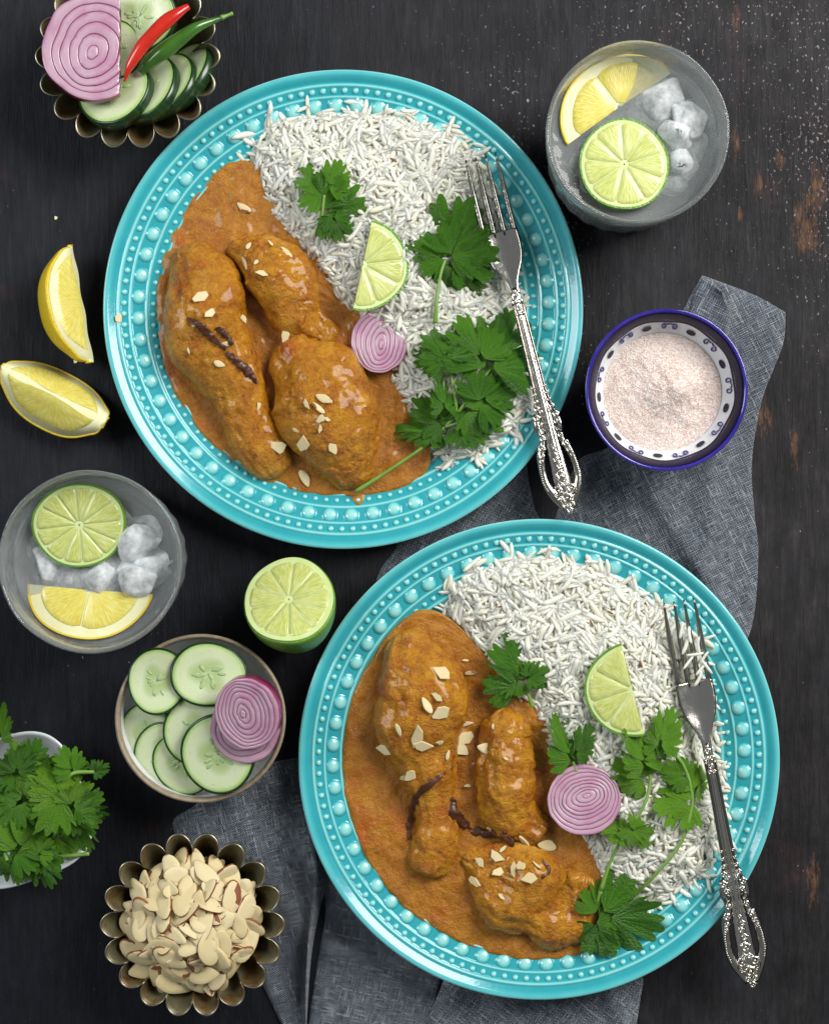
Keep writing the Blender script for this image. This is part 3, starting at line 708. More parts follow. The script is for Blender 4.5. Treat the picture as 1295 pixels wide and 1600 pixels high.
# ------------------------------------------------------------------ citrus slices
def citrus(root, R, th, nseg, a0, a1, flesh, pith, rind, seed=0, oval=1.0, scallop=0.0, rimw=0.045, pithw=0.10):
    """a round (or part-round) slice centred on the root, its faces level"""
    full = (a1-a0) > 6.2; r_ = random.Random(seed); na = 72 if full else 40
    def shape(a): return 1+0.012*math.sin(3*a+seed)+0.008*math.sin(5*a+seed*2)
    def wedge(rin, rout, z0, z1, nm, mat, attrs=None):
        V = []; F = []; m_ = na if full else na+1
        for i in range(m_):
            a = a0+(a1-a0)*i/na; s_ = shape(a)
            for rr, zz in ((rin, z0), (rout, z0), (rout, z1), (rin, z1)):
                V.append((rr*s_*math.cos(a), rr*s_*math.sin(a)*oval, zz))
        for i in range(na):
            k = (i+1) % m_
            for q in range(4): F.append((i*4+q, i*4+(q+1) % 4, k*4+(q+1) % 4, k*4+q))
        if not full: F.append((0, 3, 2, 1)); F.append((na*4, na*4+1, na*4+2, na*4+3))
        return ob(nm, mesh_of(nm, V, F, mats=[mat], smooth=False), root)
    wedge(R*(1-rimw), R, -th/2, th/2, 'rind', rind)
    wedge(R*0.02, R*(1-rimw), -th/2+.0002, th/2-.0001, 'pith', pith)
    n_ = nseg; step = (a1-a0)/n_; cuts = [a0+step*i+(r_.uniform(-.12, .12)*step if 0 < i < n_ else 0) for i in range(n_+1)]
    if full: cuts[-1] = cuts[0]+2*PI
    for i in range(n_):
        b0, b1 = cuts[i], cuts[i+1]; mid = (b0+b1)/2
        ro = R*(1-pithw)*r_.uniform(.985, 1.0); ri = R*0.10; gap = R*0.009
        e0 = gap if (full or i > 0) else 0.0; e1 = gap if (full or i < n_-1) else 0.0
        rings = []
        m2 = 10; out = []
        for j in range(m2+1):                 # outer arc, rounded corners
            u = j/m2; a = b0+(b1-b0)*u
            cr = 1-0.07*max(0, abs(2*u-1)-0.66)**2/0.116
            out.append((ro*cr, a))
        poly = []
        for rr, a in out: poly.append((rr, a))
        poly += [(R*.5, b1), (ri, b1), (ri, b0), (R*.5, b0)]
        cart = []
        for rr, a in poly:
            aa = a
            g0 = math.asin(min(.9, e0/rr)); g1 = math.asin(min(.9, e1/rr))
            aa = min(max(aa, b0+g0), b1-g1) if b1-g1 > b0+g0 else mid
            s_ = shape(aa); cart.append((rr*s_*math.cos(aa), rr*s_*math.sin(aa)*oval))
        cx = sum(p_[0] for p_ in cart)/len(cart); cy = sum(p_[1] for p_ in cart)/len(cart)
        V = []; F = []; k = len(cart); hz = th/2
        for sc, zz in ((.93, -hz-.0003), (1, -hz+.0003), (1, hz), (.97, hz+.00018), (.6, hz+.00022)):
            for x, y in cart: V.append((cx+(x-cx)*sc, cy+(y-cy)*sc, zz))
        for q in range(4):
            for j in range(k): F.append((q*k+j, q*k+(j+1) % k, (q+1)*k+(j+1) % k, (q+1)*k+j))
        F.append(tuple(4*k+j for j in range(k))); F.append(tuple(range(k-1, -1, -1)))
        ob('segment', mesh_of('segment', V, F, mats=[flesh]), root)
def zrot(m3, a): return m3 @ Matrix.Rotation(a, 3, 'Z')
p, nn = drop(600, 412, .0035)
c_ = W(566, 414, p.z+.001)
r_ = thing('lime_slice', 'half moon lime slice standing between cilantro clusters above the small onion slice', 'lime slice', c_, Matrix.Rotation(math.radians(10), 3, 'Y') @ Matrix.Rotation(math.radians(-12), 3, 'Z'))
citrus(r_, 72*S*.97, .004, 5, -PI/2, PI/2, LIME, LIME_PITH, LIME_RIND, 1)
p, nn = drop(950, 1075, .0035); c_ = W(988, 1077, p.z+.001)
r_ = thing('lime_slice', 'half moon lime slice in the rice beside the fork tines over the napkin', 'lime slice', c_, Matrix.Rotation(math.radians(-8), 3, 'Y') @ Matrix.Rotation(math.radians(194), 3, 'Z'))
citrus(r_, 74*S*.97, .004, 4, -PI/2, PI/2, LIME, LIME_PITH, LIME_RIND, 2)
# ------------------------------------------------------------------ onion slices
def onion(root, R, th, rings=7, oval=1.0, seed=0, clip=None, elong=0.35, rot=0.0, gap=0.004):
    """rings of a red onion; each ring is its own part. clip: keep local x < clip"""
    r_ = random.Random(seed); n_ = 64
    cuts = [0.0]; acc = 0
    for i in range(rings): acc += r_.uniform(.8, 1.2)*(0.75 if i == 0 else 1); cuts.append(acc)
    cuts = [c/acc for c in cuts]
    def rad(q, a):
        e = elong*(1-q)                                 # the heart is stretched
        s_ = 1/math.sqrt((math.cos(a-rot)/(1+e))**2+(math.sin(a-rot)/(1-e*.55))**2)
        return q*R*s_*(1+0.11*(1.15-q)*noise.noise((math.cos(a)*1.5+seed, math.sin(a)*1.5, q*2.6))+0.035*noise.noise((math.cos(a)*1.3+seed, math.sin(a)*1.3, 7))+0.022*noise.noise((math.cos(a)*3.5+seed, math.sin(a)*3.5, q*5)))
    for i in range(rings):
        q0, q1 = cuts[i], cuts[i+1]; hz = r_.uniform(-.0004, .0004)
        prof = [(0.0, -th/2, .05), (0.0, th/2-.0002, .05), (0.08, th/2-.00002, .2), (0.5, th/2+.00004, .5), (0.90, th/2, .80), (1.0, th/2-.0003, 1.0), (1.0, -th/2, 1.0)]
        V = []; A = []; F = []; m_ = len(prof)
        for j in range(n_):
            a = 2*PI*j/n_
            for u, z, t in prof:
                q = (q0+gap*.5)+(q1-gap-q0)*u if i else q1*u*(1-gap)+0.001
                rr = rad(q, a); x = rr*math.cos(a)+.13*R*(1-q)*math.cos(seed*1.7); y = (rr*math.sin(a)+.13*R*(1-q)*math.sin(seed*1.7))*oval
                if clip is not None and x > clip: x = clip+0.0003*math.sin(y*900)
                V.append((x, y, z+hz)); A.append(t)
        fm = []
        for j in range(n_):
            k = (j+1) % n_
            for q in range(m_-1):
                F.append((j*m_+q, j*m_+q+1, k*m_+q+1, k*m_+q)); fm.append(1 if q == m_-2 and i == rings-1 else 0)
            F.append((j*m_+m_-1, j*m_, k*m_, k*m_+m_-1)); fm.append(0)
        ob('ring', mesh_of('ring', V, F, {'t': A}, mats=[ONION, ONION_SKIN], fmat=fm), root)
p, nn = drop(594, 534, .004)
r_ = thing('onion_slice', 'small purple onion slice with slit heart beside the round thigh', 'onion slice', W(594, 534, p.z+.001), frame(Vector((-.12, .05, 1)), 0))
onion(r_, 46*S*.97, .0035, 7, 1.08, 3, None, .55, PI/2-.1)
p, nn = drop(912, 1249, .004)
r_ = thing('onion_slice', 'large pale pink onion slice lying on the rice below a lime half moon', 'onion slice', W(912, 1249, p.z+.002), frame(Vector((-.05, .08, 1)), 0))
onion(r_, 57*S*.97, .0045, 9, .97, 8, None, .45, .3)
# ------------------------------------------------------------------ coriander
def leaf_mesh(seed):
    """three fan-shaped leaflets with broad rounded teeth, meeting at the leaf stalk"""
    r = random.Random(seed); n_ = 96; rs = [.18, .38, .58, .77, .90, 1.0]; m_ = len(rs)
    V = [(0, 0, 0)]; A = [0]; VN = [1.0]; F = []
    bx, by = r.uniform(-.32, .10), r.uniform(-.35, .35)
    def bend(x, y, u, k): return bx*x*x+by*x*y-.12*y*y+.045*math.sin(x*7+seed+k)*math.cos(y*6+seed*2)
    sd = r.uniform(56, 72)
    for k, (dr, ln, off) in enumerate([(0, 1.0, .16), (sd, r.uniform(.70, .84), .07), (-sd-r.uniform(-6, 6), r.uniform(.66, .82), .07)]):
        dr = math.radians(dr+r.uniform(-5, 5)); cx, cy = off*math.cos(dr), off*math.sin(dr); R = ln-off
        amax = math.radians(r.uniform(58, 74)); ph = r.uniform(0, 3)
        nots = [(math.radians(sg*r.uniform(19, 27)), r.uniform(.26, .46), math.radians(4.2)) for sg in (-1, 1)]+[(math.radians(sg*r.uniform(45, 52)), r.uniform(.10, .26), math.radians(3.4)) for sg in (-1, 1)]
        veins = [0, math.radians(36), math.radians(-36), math.radians(14), math.radians(-14), math.radians(55), math.radians(-55)]
        c0 = len(V); V.append((cx, cy, bend(cx, cy, 0, k))); A.append(0); VN.append(1.0)
        tilt = r.uniform(-.18, .18); cup = r.uniform(-.25, .25)
        for i in range(n_+1):
            a = -amax+2*amax*i/n_; e = (1-.24*(abs(a)/amax)**2.2)
            for c, d, w_ in nots: e *= 1-d*math.exp(-(abs(a-c)/w_)**1.5)
            e *= 1-.19*(1-abs(math.sin(a*11+ph))**.8)*(.75+.25*r.random())
            e *= min(1, .42+.58*(amax-abs(a))/math.radians(13))
            for q in rs:
                rr = e*q*R; x = cx+rr*math.cos(dr+a); y = cy+rr*math.sin(dr+a); lx, ly = rr*math.cos(a), rr*math.sin(a)
                vd = min(abs(a-v_) for v_ in veins)
                V.append((x, y, bend(x, y, 0, k)+tilt*ly+cup*ly*ly+.03*math.sin(a*9+seed)*q*q)); A.append(q); VN.append(max(0, 1-vd*rr/.022)*(1-.6*q))
        for i in range(n_):
            p0 = c0+1+i*m_; p1 = p0+m_; F.append((c0, p0, p1))
            for j in range(m_-1): F.append((p0+j, p0+j+1, p1+j+1, p1+j))
        mid = c0+1+(n_//2)*m_; F.append((0, mid, mid+m_*2))
    return mesh_of('leaf', V, F, {'t': A, 'v': VN}, mats=[LEAF])
LV = [leaf_mesh(i) for i in range(10)]
LY = []
for m_ in LV:
    m2 = m_.copy(); m2.materials[0] = YOUNG; LY.append(m2)
def sprig(label, leaves, stems, group=None, lift=.0052, stem_r=.0011, lv=None):
    """leaves: (px,py,direction deg,size px,tilt deg,width[,extra z]); stems: list of px polylines"""
    base = drop(*(stems[0][0] if stems else leaves[0][:2]), lift)[0]
    root = thing('coriander_sprig', label, 'coriander', base, group=group)
    for k, st in enumerate(stems):
        pp = [drop(x, y, lift-.0005)[0] for x, y in st]
        zs = [v.z for v in pp]
        for _ in range(2): zs = [zs[0]]+[max(zs[i], (zs[i-1]+zs[i+1])/2) for i in range(1, len(zs)-1)]+[zs[-1]] if len(zs) > 2 else zs
        pp = [W(x, y, z_) for (x, y), z_ in zip(st, zs)]
        V, F = tube(pp, [stem_r*(1.25 if i == 0 and k == 0 else .85) for i in range(len(pp))], 8, 24)
        ob('stem', world_mesh('stem', V, F, base, mats=[STEM]), root)
    for i, lf in enumerate(leaves):
        px, py, dr, size, tilt = lf[:5]; wd = lf[5] if len(lf) > 5 else 1.0
        p, nn = drop(px, py, lift+(lf[6] if len(lf) > 6 else 0)+.0004*i); p0 = W(px, py, p.z)
        # clear the heap along the leaf
        tip = W(px+size*.8*math.cos(math.radians(dr)), py-size*.8*math.sin(math.radians(dr)), 0)
        q, _ = drop(px+size*.8*math.cos(math.radians(dr)), py-size*.8*math.sin(math.radians(dr)), lift)
        L = size*S*.97; pitch = math.atan2(q.z-p0.z, L*.8); pitch = max(-.5, min(.5, pitch))
        R = Matrix.Rotation(math.radians(dr), 3, 'Z') @ Matrix.Rotation(-pitch, 3, 'Y') @ Matrix.Rotation(math.radians(tilt), 3, 'X')
        ob('leaf', (lv or LV)[(i*3+len(label)) % 10], root, p0-base, R, (L, L*wd, L))
    return root
sprig('small cilantro sprig on the rice rim above the small lime half moon', [(507, 303, 128, 62, 8, 1.0), (512, 296, 62, 52, -10, .9), (503, 330, 8, 78, 12, 1.0), (520, 338, -75, 42, -8, .9)], [[(500, 352), (503, 335), (507, 305)]])
sprig('cilantro leaf cluster overlapping the fork head beside the small lime half moon', [(696, 404, 148, 56, 5, 1.0), (698, 404, 66, 106, -6, 1.05), (706, 402, 30, 88, 8, .8), (700, 410, -48, 74, 6, .85)], [[(680, 505), (682, 470), (688, 430), (696, 405)]])
sprig('largest cilantro sprig, long stem dipping into the gravy beside the round thigh',
      [(764, 578, 74, 126, 4, .95, .006), (756, 566, 118, 84, -8, .80, .004), (748, 630, 28, 74, 8, .85, .003), (728, 640, -8, 82, -6, .75, .002), (698, 562, 106, 66, 6, .9, .004), (692, 566, 152, 58, 0, .8, .002), (690, 660, 140, 66, -6, .85, .001), (694, 640, 98, 60, 14, .5, .003), (684, 672, 176, 82, 8, .5), (712, 664, -24, 60, -5, .8), (676, 690, 108, 40, 14, .6)],
      [[(556, 768), (600, 740), (645, 710), (675, 688), (694, 667)], [(694, 667), (722, 636), (745, 605), (766, 577), (790, 555)], [(694, 667), (710, 652), (712, 630), (706, 595), (697, 560)], [(694, 667), (716, 660), (735, 645)]])
sprig('single cilantro leaf on bare rice next to the knobbly chicken piece', [(818, 1075, 106, 92, 5, 1.0), (812, 1062, 205, 42, 5, .9), (822, 1060, 30, 38, -5, .9)], [[(832, 1104), (826, 1088), (818, 1072)]])
sprig('small folded cilantro leaf between lime half moon and pale onion slice', [(893, 1190, 112, 84, 24, .62), (886, 1176, 178, 34, 0, .9), (898, 1180, 62, 56, -30, .6)], [[(900, 1205), (895, 1190)]])
sprig('twin stemmed cilantro sprig stretching across rice below the fork neck',
      [(1008, 1200, 112, 74, 16, .62, .004), (1008, 1218, 158, 62, -6, .85), (1030, 1168, 66, 72, -20, .6, .006), (1026, 1182, 98, 40, 14, .7, .004), (1083, 1252, 188, 68, 6, 1.0), (1072, 1212, 168, 46, 6, .8), (1084, 1236, 58, 58, 12, .6), (972, 1302, 152, 52, 12, .6), (982, 1294, -30, 58, -8, .6)],
      [[(938, 1392), (950, 1355), (970, 1313), (1004, 1262), (1015, 1222), (1012, 1195)], [(978, 1412), (1025, 1365), (1062, 1319), (1078, 1273), (1080, 1238), (1064, 1190), (1030, 1166)]], lv=LY)
sprig('dark cilantro leaf at the plate edge touching gravy and rice', [(938, 1428, -18, 104, 4, 1.0, .003), (932, 1430, 62, 62, 8, .9, .002), (928, 1440, -72, 60, 4, .9, .001)], [[(938, 1392), (934, 1412), (938, 1430)]])
# ------------------------------------------------------------------ forks
def fork(label, tip, end, ztip, zend):
    a = W(tip[0], tip[1], ztip); b = W(end[0], end[1], zend); ax = (b-a); L = ax.length; ax.normalize()
    side = ax.cross(Vector((0, 0, 1))).normalized(); up = side.cross(ax)
    Rm = Matrix(((ax.x, side.x, up.x), (ax.y, side.y, up.y), (ax.z, side.z, up.z)))
    root = thing('dinner_fork', label, 'fork', a, Rm); f = L/.205
    def X(u): return u*f/1000.0
    def zc(u): return float(np.interp(u, [0, 20, 45, 60, 75, 95, 140, 205], [5.2, 1.6, 0.2, 1.6, 4.6, 5.0, 3.6, 2.2]))/1000
    # tines
    for k in range(4):
        v1 = (-9.2+k*6.13)/1000*.93; pts = []; rr = []
        for u in np.linspace(0, 46, 14):
            v = v1*(1.0 if u > 10 else 0.97+.003*u); pts.append((X(u), v, zc(u))); rr.append(min(1.55, .45+u*.055)/1000)
        V, F = tube(pts, rr, 8, flat=.62); ob('tine', mesh_of('tine', V, F, mats=[SILVER]), root)
    # head: a dished blade narrowing to the neck
    us = np.linspace(43, 80, 26); V = []; F = []; nv = 15
    for u in us:
        wd = float(np.interp(u, [43, 50, 56, 62, 67, 72, 76, 80], [10.2, 10.4, 10.0, 8.3, 5.6, 3.4, 2.6, 2.5]))/1000
        for sgn in (1, -1):
            for j in range(nv):
                q = -1+2*j/(nv-1); dish = 0.0016*q*q*min(1, wd/.008)
                V.append((X(u), q*wd*sgn, zc(u)+dish+sgn*(0.0007*(1-q**4)+.00006)+(0 if sgn > 0 else 0)))
    ring = 2*nv
    for i in range(len(us)-1):
        for j in range(ring):
            k = (j+1) % ring; F.append((i*ring+j, i*ring+k, (i+1)*ring+k, (i+1)*ring+j))
    F.append(tuple(range(ring-1, -1, -1))); F.append(tuple((len(us)-1)*ring+j for j in range(ring)))
    ob('head', mesh_of('head', V, F, mats=[SILVER]), root)
    # handle shaft with raised borders
    us = np.linspace(76, 200, 60)
    hw = lambda u: float(np.interp(u, [76, 84, 110, 130, 142, 150, 158, 165, 175, 188, 196, 203], [2.6, 2.6, 2.9, 3.3, 3.4, 3.6, 3.6, 3.8, 4.4, 4.8, 4.4, 2.4]))/1000
    V, F = tube([(X(u), 0, zc(u)) for u in us], [hw(u) for u in us], 14, flat=.30); sh = [(V, F)]
    sh.append(tube([(X(u), 0, zc(u)+hw(u)*.16) for u in us], [hw(u)*.46 for u in us], 12, flat=.75))
    for s_ in (-1, 1):
        pts = [(X(u), s_*(hw(u)*.86+(.0002 if u < 135 else (u-135)*.00016)), zc(u)+.0006) for u in np.linspace(84, 152, 24)]
        sh.append(tube(pts, [.0009]*24, 7))
    V, F = join(*sh); ob('handle', mesh_of('handle', V, F, mats=[SILVER]), root)
    # pierced scroll end: two looping side bars
    for s_ in (-1, 1):
        pts = [(X(u), s_*v/1000, zc(u)+.0002) for u, v in [(148, 5.2), (155, 6.2), (160, 5.2), (165, 5.6), (170, 7.8), (178, 9.2), (186, 9.2), (192, 7.4), (197, 4.8), (203, 2.0)]]
        V, F = tube(pts, [.0017, .0022, .0018, .0018, .0024, .0021, .0022, .0026, .0026, .0016], 9, 46, flat=.7); ob('side_scroll', mesh_of('side_scroll', V, F, mats=[SILVER]), root)
    # flowers and scrolls in relief
    orn = []
    def rosette(u, v, r):
        z = zc(u)+(.0024 if abs(v) < 2.5 and u > 130 else .0016)
        orn.append(torus(r/1000, r*.36/1000, (X(u), v/1000, z), 12, 6)); orn.append(sphere(r*.42/1000, 8, 5, (1, 1, .9), (X(u), v/1000, z+.0003)))
        for q in range(5):
            a_ = q*2*PI/5+u; orn.append(sphere(r*.5/1000, 7, 5, (1, 1, .7), (X(u)+r*1.15*math.cos(a_)/1000, (v+r*1.15*math.sin(a_))/1000, z-.0003)))
    for u, v, r in [(80, 0, 1.3), (84, 1.6, 1.1), (84, -1.6, 1.1), (88, 0, 1.2), (91, 1.2, .8), (91, -1.2, .8), (145, 4.2, 1.2), (145, -4.2, 1.2), (150, 5.4, 1.5), (150, -5.4, 1.5), (141, 3.6, .9), (141, -3.6, .9), (137, 3.4, .7), (137, -3.4, .7), (167, 6.8, 1.5), (167, -6.8, 1.5), (171, 7.6, 1.1), (171, -7.6, 1.1),
                    (154, 4.4, 1.1), (154, -4.4, 1.1), (162, 5.0, 1.2), (162, -5.0, 1.2), (168, 0, .8), (171.5, .8, 1.1), (175, -.7, 1.2), (179, .6, 1.4), (184, -.2, 2.0), (189, 1.0, 1.2), (189, -1.6, 1.1), (192, 3.6, 1.9), (192, -3.6, 1.9), (197, 0, 2.3), (196, 4.2, 1.1), (196, -4.2, 1.1), (201, 1.9, 1.2), (201, -1.9, 1.2), (204, 0, 1.3), (174, 8.6, .9), (174, -8.6, .9), (133, 3.3, .6), (133, -3.3, .6), (147, 2.4, .8), (147, -2.4, .8)]: rosette(u, v, r)
    for s_ in (-1, 1):
        for u in np.arange(172, 191, 1.25):
            v = float(np.interp(u, [170, 178, 186, 192], [8.6, 10.3, 10.6, 8.8])); orn.append(sphere(.0005, 6, 4, (1, 1, 1), (X(u), s_*v/1000, zc(u)+.0016)))
        sp = [(X(158+2.6*math.cos(t)*(1-t/14)), s_*(4.6+2.0*math.sin(t)*(1-t/14))/1000, zc(158)+.0014) for t in np.linspace(0, 8, 20)]
        orn.append(tube(sp, [.0005]*20, 6)); 
        sp = [(X(194+2.2*math.cos(t)*(1-t/14)), s_*(4.4+2.0*math.sin(t)*(1-t/14))/1000, zc(194)+.0016) for t in np.linspace(0, 8, 20)]
        orn.append(tube(sp, [.0006]*20, 6))
    V, F = join(*orn); ob('relief_flowers', mesh_of('relief_flowers', V, F, mats=[SILVER]), root)['kind'] = 'stuff'
fork('ornate silver fork overlapped by cilantro, its pierced handle pointing at the blue bowl', (750, 247), (890, 800), .0225, .0262)
fork('ornate silver fork on the plate over the napkin, tines half buried in rice', (1058, 938), (1174, 1538), .0265, .0295)
# rice grains lying over the second fork's tines
for px, py in [(1078, 992), (1092, 1008), (1085, 1022), (1100, 1030), (1070, 1010), (1095, 1045), (1064, 985), (1104, 1042), (1075, 1035), (1090, 1060)]:
    tag(ob('rice_grain', rnd.choice(GM), loc=W(px, py, .0325+rnd.uniform(-.001, .001)), rot=(rnd.uniform(-.1, .1), rnd.uniform(-.15, .15), rnd.uniform(0, 6)), scale=.0095), 'single white rice grain lying across the fork tines over the napkin', 'rice grain', 'rice grains fallen over the fork tines')

# ================================================================== drinks
def ice_mesh(seed):
    """an irregular chipped lump of ice with softened edges"""
    r = random.Random(seed); bm = bmesh.new()
    q = [r.uniform(.8, 1.2), r.uniform(.75, 1.05), r.uniform(.7, 1.0)]
    for i in range(17):
        v = Vector((r.gauss(0, 1), r.gauss(0, 1), r.gauss(0, 1))).normalized(); m_ = max(abs(v.x), abs(v.y), abs(v.z)); v = v.lerp(v/m_, .55)
        bm.verts.new((v.x*q[0], v.y*q[1], v.z*q[2]))
    h = bmesh.ops.convex_hull(bm, input=bm.verts[:])
    for v in [v for v in bm.verts if not v.link_faces]: bm.verts.remove(v)
    bmesh.ops.dissolve_limit(bm, angle_limit=.35, verts=bm.verts[:], edges=bm.edges[:])
    bmesh.ops.bevel(bm, geom=bm.edges[:], offset=.13, segments=3, affect='EDGES', profile=.5)
    bmesh.ops.triangulate(bm, faces=bm.faces[:])
    me = bpy.data.meshes.new('ice_cube'); bm.to_mesh(me); bm.free(); me.materials.append(ICE)
    me.polygons.foreach_set('use_smooth', [True]*len(me.polygons)); return me
ICES = [ice_mesh(i) for i in range(8)]
GH = .086; GW = .066
def tumbler(cx, cy, label, ident):
    c = W(cx, cy, GH); Rr = 145*S*(H-GH)/H
    root = thing('drinking_glass', label, 'glass', (c.x, c.y, 0))
    def rin(z): return Rr-.0026-(GH-z)*.085
    def rf(i, th, r, z): return (r+(.00035*math.cos(24*th) if .006 < z < .060 and i < 12 else 0)+(.0004*noise.noise((math.cos(th)*2.5, math.sin(th)*2.5, z*130)) if i > 4 else 0), z)
    prof = [(.0005, 0), (Rr*.74, 0), (Rr*.80, .0015), (Rr*.825, .006)]+[(Rr-(GH-z)*.085-(.0004 if z > .08 else 0), z) for z in np.linspace(.012, GH-.0015, 10)]
    prof += [(Rr-.0007, GH-.0003), (Rr-.0013, GH), (Rr-.0020, GH-.0004)]+[(rin(z), z) for z in np.linspace(GH-.002, .016, 26)]+[(rin(.016)*.9, .011), (rin(.016)*.5, .010), (.0005, .010)]
    V, F = lathe(prof, 144, rfun=rf); ob('tumbler', mesh_of('tumbler', V, F, mats=[GLASS]), root)
    wp = [(.0005, .0098), (rin(.016)*.5, .0098), (rin(.016)*.9+.0003, .0108), (rin(.016)+.0004, .016)]+[(rin(z)+.0004, z) for z in np.linspace(.02, GW, 8)]+[(rin(GW)-.0012, GW-.0007), (rin(GW)*.7, GW-.001), (rin(GW)*.35, GW-.001), (.0005, GW-.001)]
    V, F = lathe(wp, 96)
    o = ob('iced_drink', mesh_of('iced_drink', V, F, mats=[WATER]), loc=(c.x, c.y, 0)); tag(o, 'clear iced water filling '+ident, 'water')
    return root
tumbler(996, 206, 'glass tumbler of iced water with lemon standing off the napkin corner by bare wood', 'the glass whose lime slice overlaps a lemon slice')
tumbler(140, 878, 'glass tumbler of iced water standing beside the cut lime half', 'the glass beside the cut lime half')
def slice_in(cx, cy, z, R, a0, a1, seg, kind, label, tilt, seed, oval=1.0, th=.004):
    k = (H-z)/H
    r_ = thing(kind+'_slice', label, kind+' slice', W(cx, cy, z), tilt)
    if kind == 'lime': citrus(r_, R*S*k, th, seg, a0, a1, LIME, LIME_PITH, LIME_RIND, seed, oval)
    else: citrus(r_, R*S*k, th, seg, a0, a1, LEMON, LEMON_PITH, LEMON_RIND, seed, oval, rimw=.035, pithw=.20)
rad = math.radians
slice_in(974, 258, GW+.002, 70, 0, 2*PI, 9, 'lime', 'round lime slice floating in the glass against a lemon slice', (rad(-3), rad(3), .3), 4, 1.03)
slice_in(966, 168, GW-.003, 99, rad(-2), rad(182), 2, 'lemon', 'half lemon slice in the glass, overlapped by a round lime slice', (rad(5), rad(3), rad(35)), 5, .80)
slice_in(125, 820, GW+.002, 73, 0, 2*PI, 12, 'lime', 'round lime slice floating in the glass beside the lime half', (rad(4), rad(2), .1), 6, .90)
slice_in(141, 922, GW-.003, 98, rad(264-91), rad(264+91), 2, 'lemon', 'half lemon slice low in the glass beside the lime half', (rad(-6), 0, 0), 7, .78)
def ice(cx, cy, z, s_, lab, grp):
    p = W(cx, cy, z); ax = W(996, 206, GH) if cx > 600 else W(140, 878, GH); d = Vector((p.x-ax.x, p.y-ax.y, 0))
    lim = 145*S*(H-GH)/H-.0030-(GH-z)*.085-s_*1.22
    if d.length > lim: d *= lim/d.length
    tag(ob('ice_cube', rnd.choice(ICES), loc=(ax.x+d.x, ax.y+d.y, z), rot=(rnd.uniform(-.5, .5), rnd.uniform(-.5, .5), rnd.uniform(0, 3)), scale=s_), lab, 'ice cube', grp)
def fill_ice(cx, cy, tops, lab, grp, seed):
    r = random.Random(seed)
    for x, y, z, s_ in tops: ice(x, y, z, s_, lab, grp)
    for k in range(15):                       # the lumps stacked below them
        a = k*2.4; q = 84*math.sqrt((k+.5)/15)
        ice(cx+q*math.cos(a), cy+q*math.sin(a), r.uniform(.022, .046), r.uniform(.0115, .0145), lab, grp)
fill_ice(990, 214, [(1044, 150, .060, .0125), (1086, 184, .061, .012), (1056, 212, .063, .0115), (1074, 258, .059, .0125), (1030, 118, .054, .012), (1100, 226, .054, .011), (1052, 292, .055, .011), (900, 262, .052, .011), (1010, 176, .052, .012)],
         'ice cube in the glass with the overlapping lime and lemon slices', 'ice in the glass by the bare wood', 1)
fill_ice(148, 878, [(218, 852, .062, .012), (248, 880, .060, .0115), (222, 902, .062, .0115), (165, 896, .058, .012), (72, 880, .057, .0125), (48, 850, .054, .012), (190, 880, .056, .012), (112, 892, .054, .012), (235, 820, .055, .011)],
         'ice cube in the glass beside the cut lime half', 'ice in the glass by the lime half', 2)

# ================================================================== lime half
def lime_half():
    zf = .042; R = 72*S*(H-zf)/H; tilt = rad(-32)
    c = W(452, 938, zf); r_ = thing('lime_half', 'cut lime half with its juicy face up standing on the bare table', 'lime', c, (tilt, 0, .2))
    na = 64; V = []; F = []; prof = [(R*math.cos(q)*(1-.02*math.sin(q)), -R*1.5*math.sin(q)) for q in np.linspace(0, PI/2*.97, 20)]
    prof = [(R*.955, .0002), (R*.985, .0001)]+prof+[(.0006, -R*1.53)]
    V, F = lathe(prof, na, rfun=lambda i, th, r, z: (r*(1+.012*math.sin(3*th+4)+.008*math.sin(5*th+8)), z)); V = [(x, y*1.07, z) for x, y, z in V]; ob('rind', mesh_of('lime_skin', V, F, mats=[LIME_RIND]), r_)
    sub = ob('cut_face', None, r_, (0, 0, 0))
    citrus(r_, R*.965, .0024, 10, .1, .1+2*PI, LIME, LIME_PITH, LIME_PITH, 4, 1.07)
    bpy.data.objects.remove(sub)
lime_half()
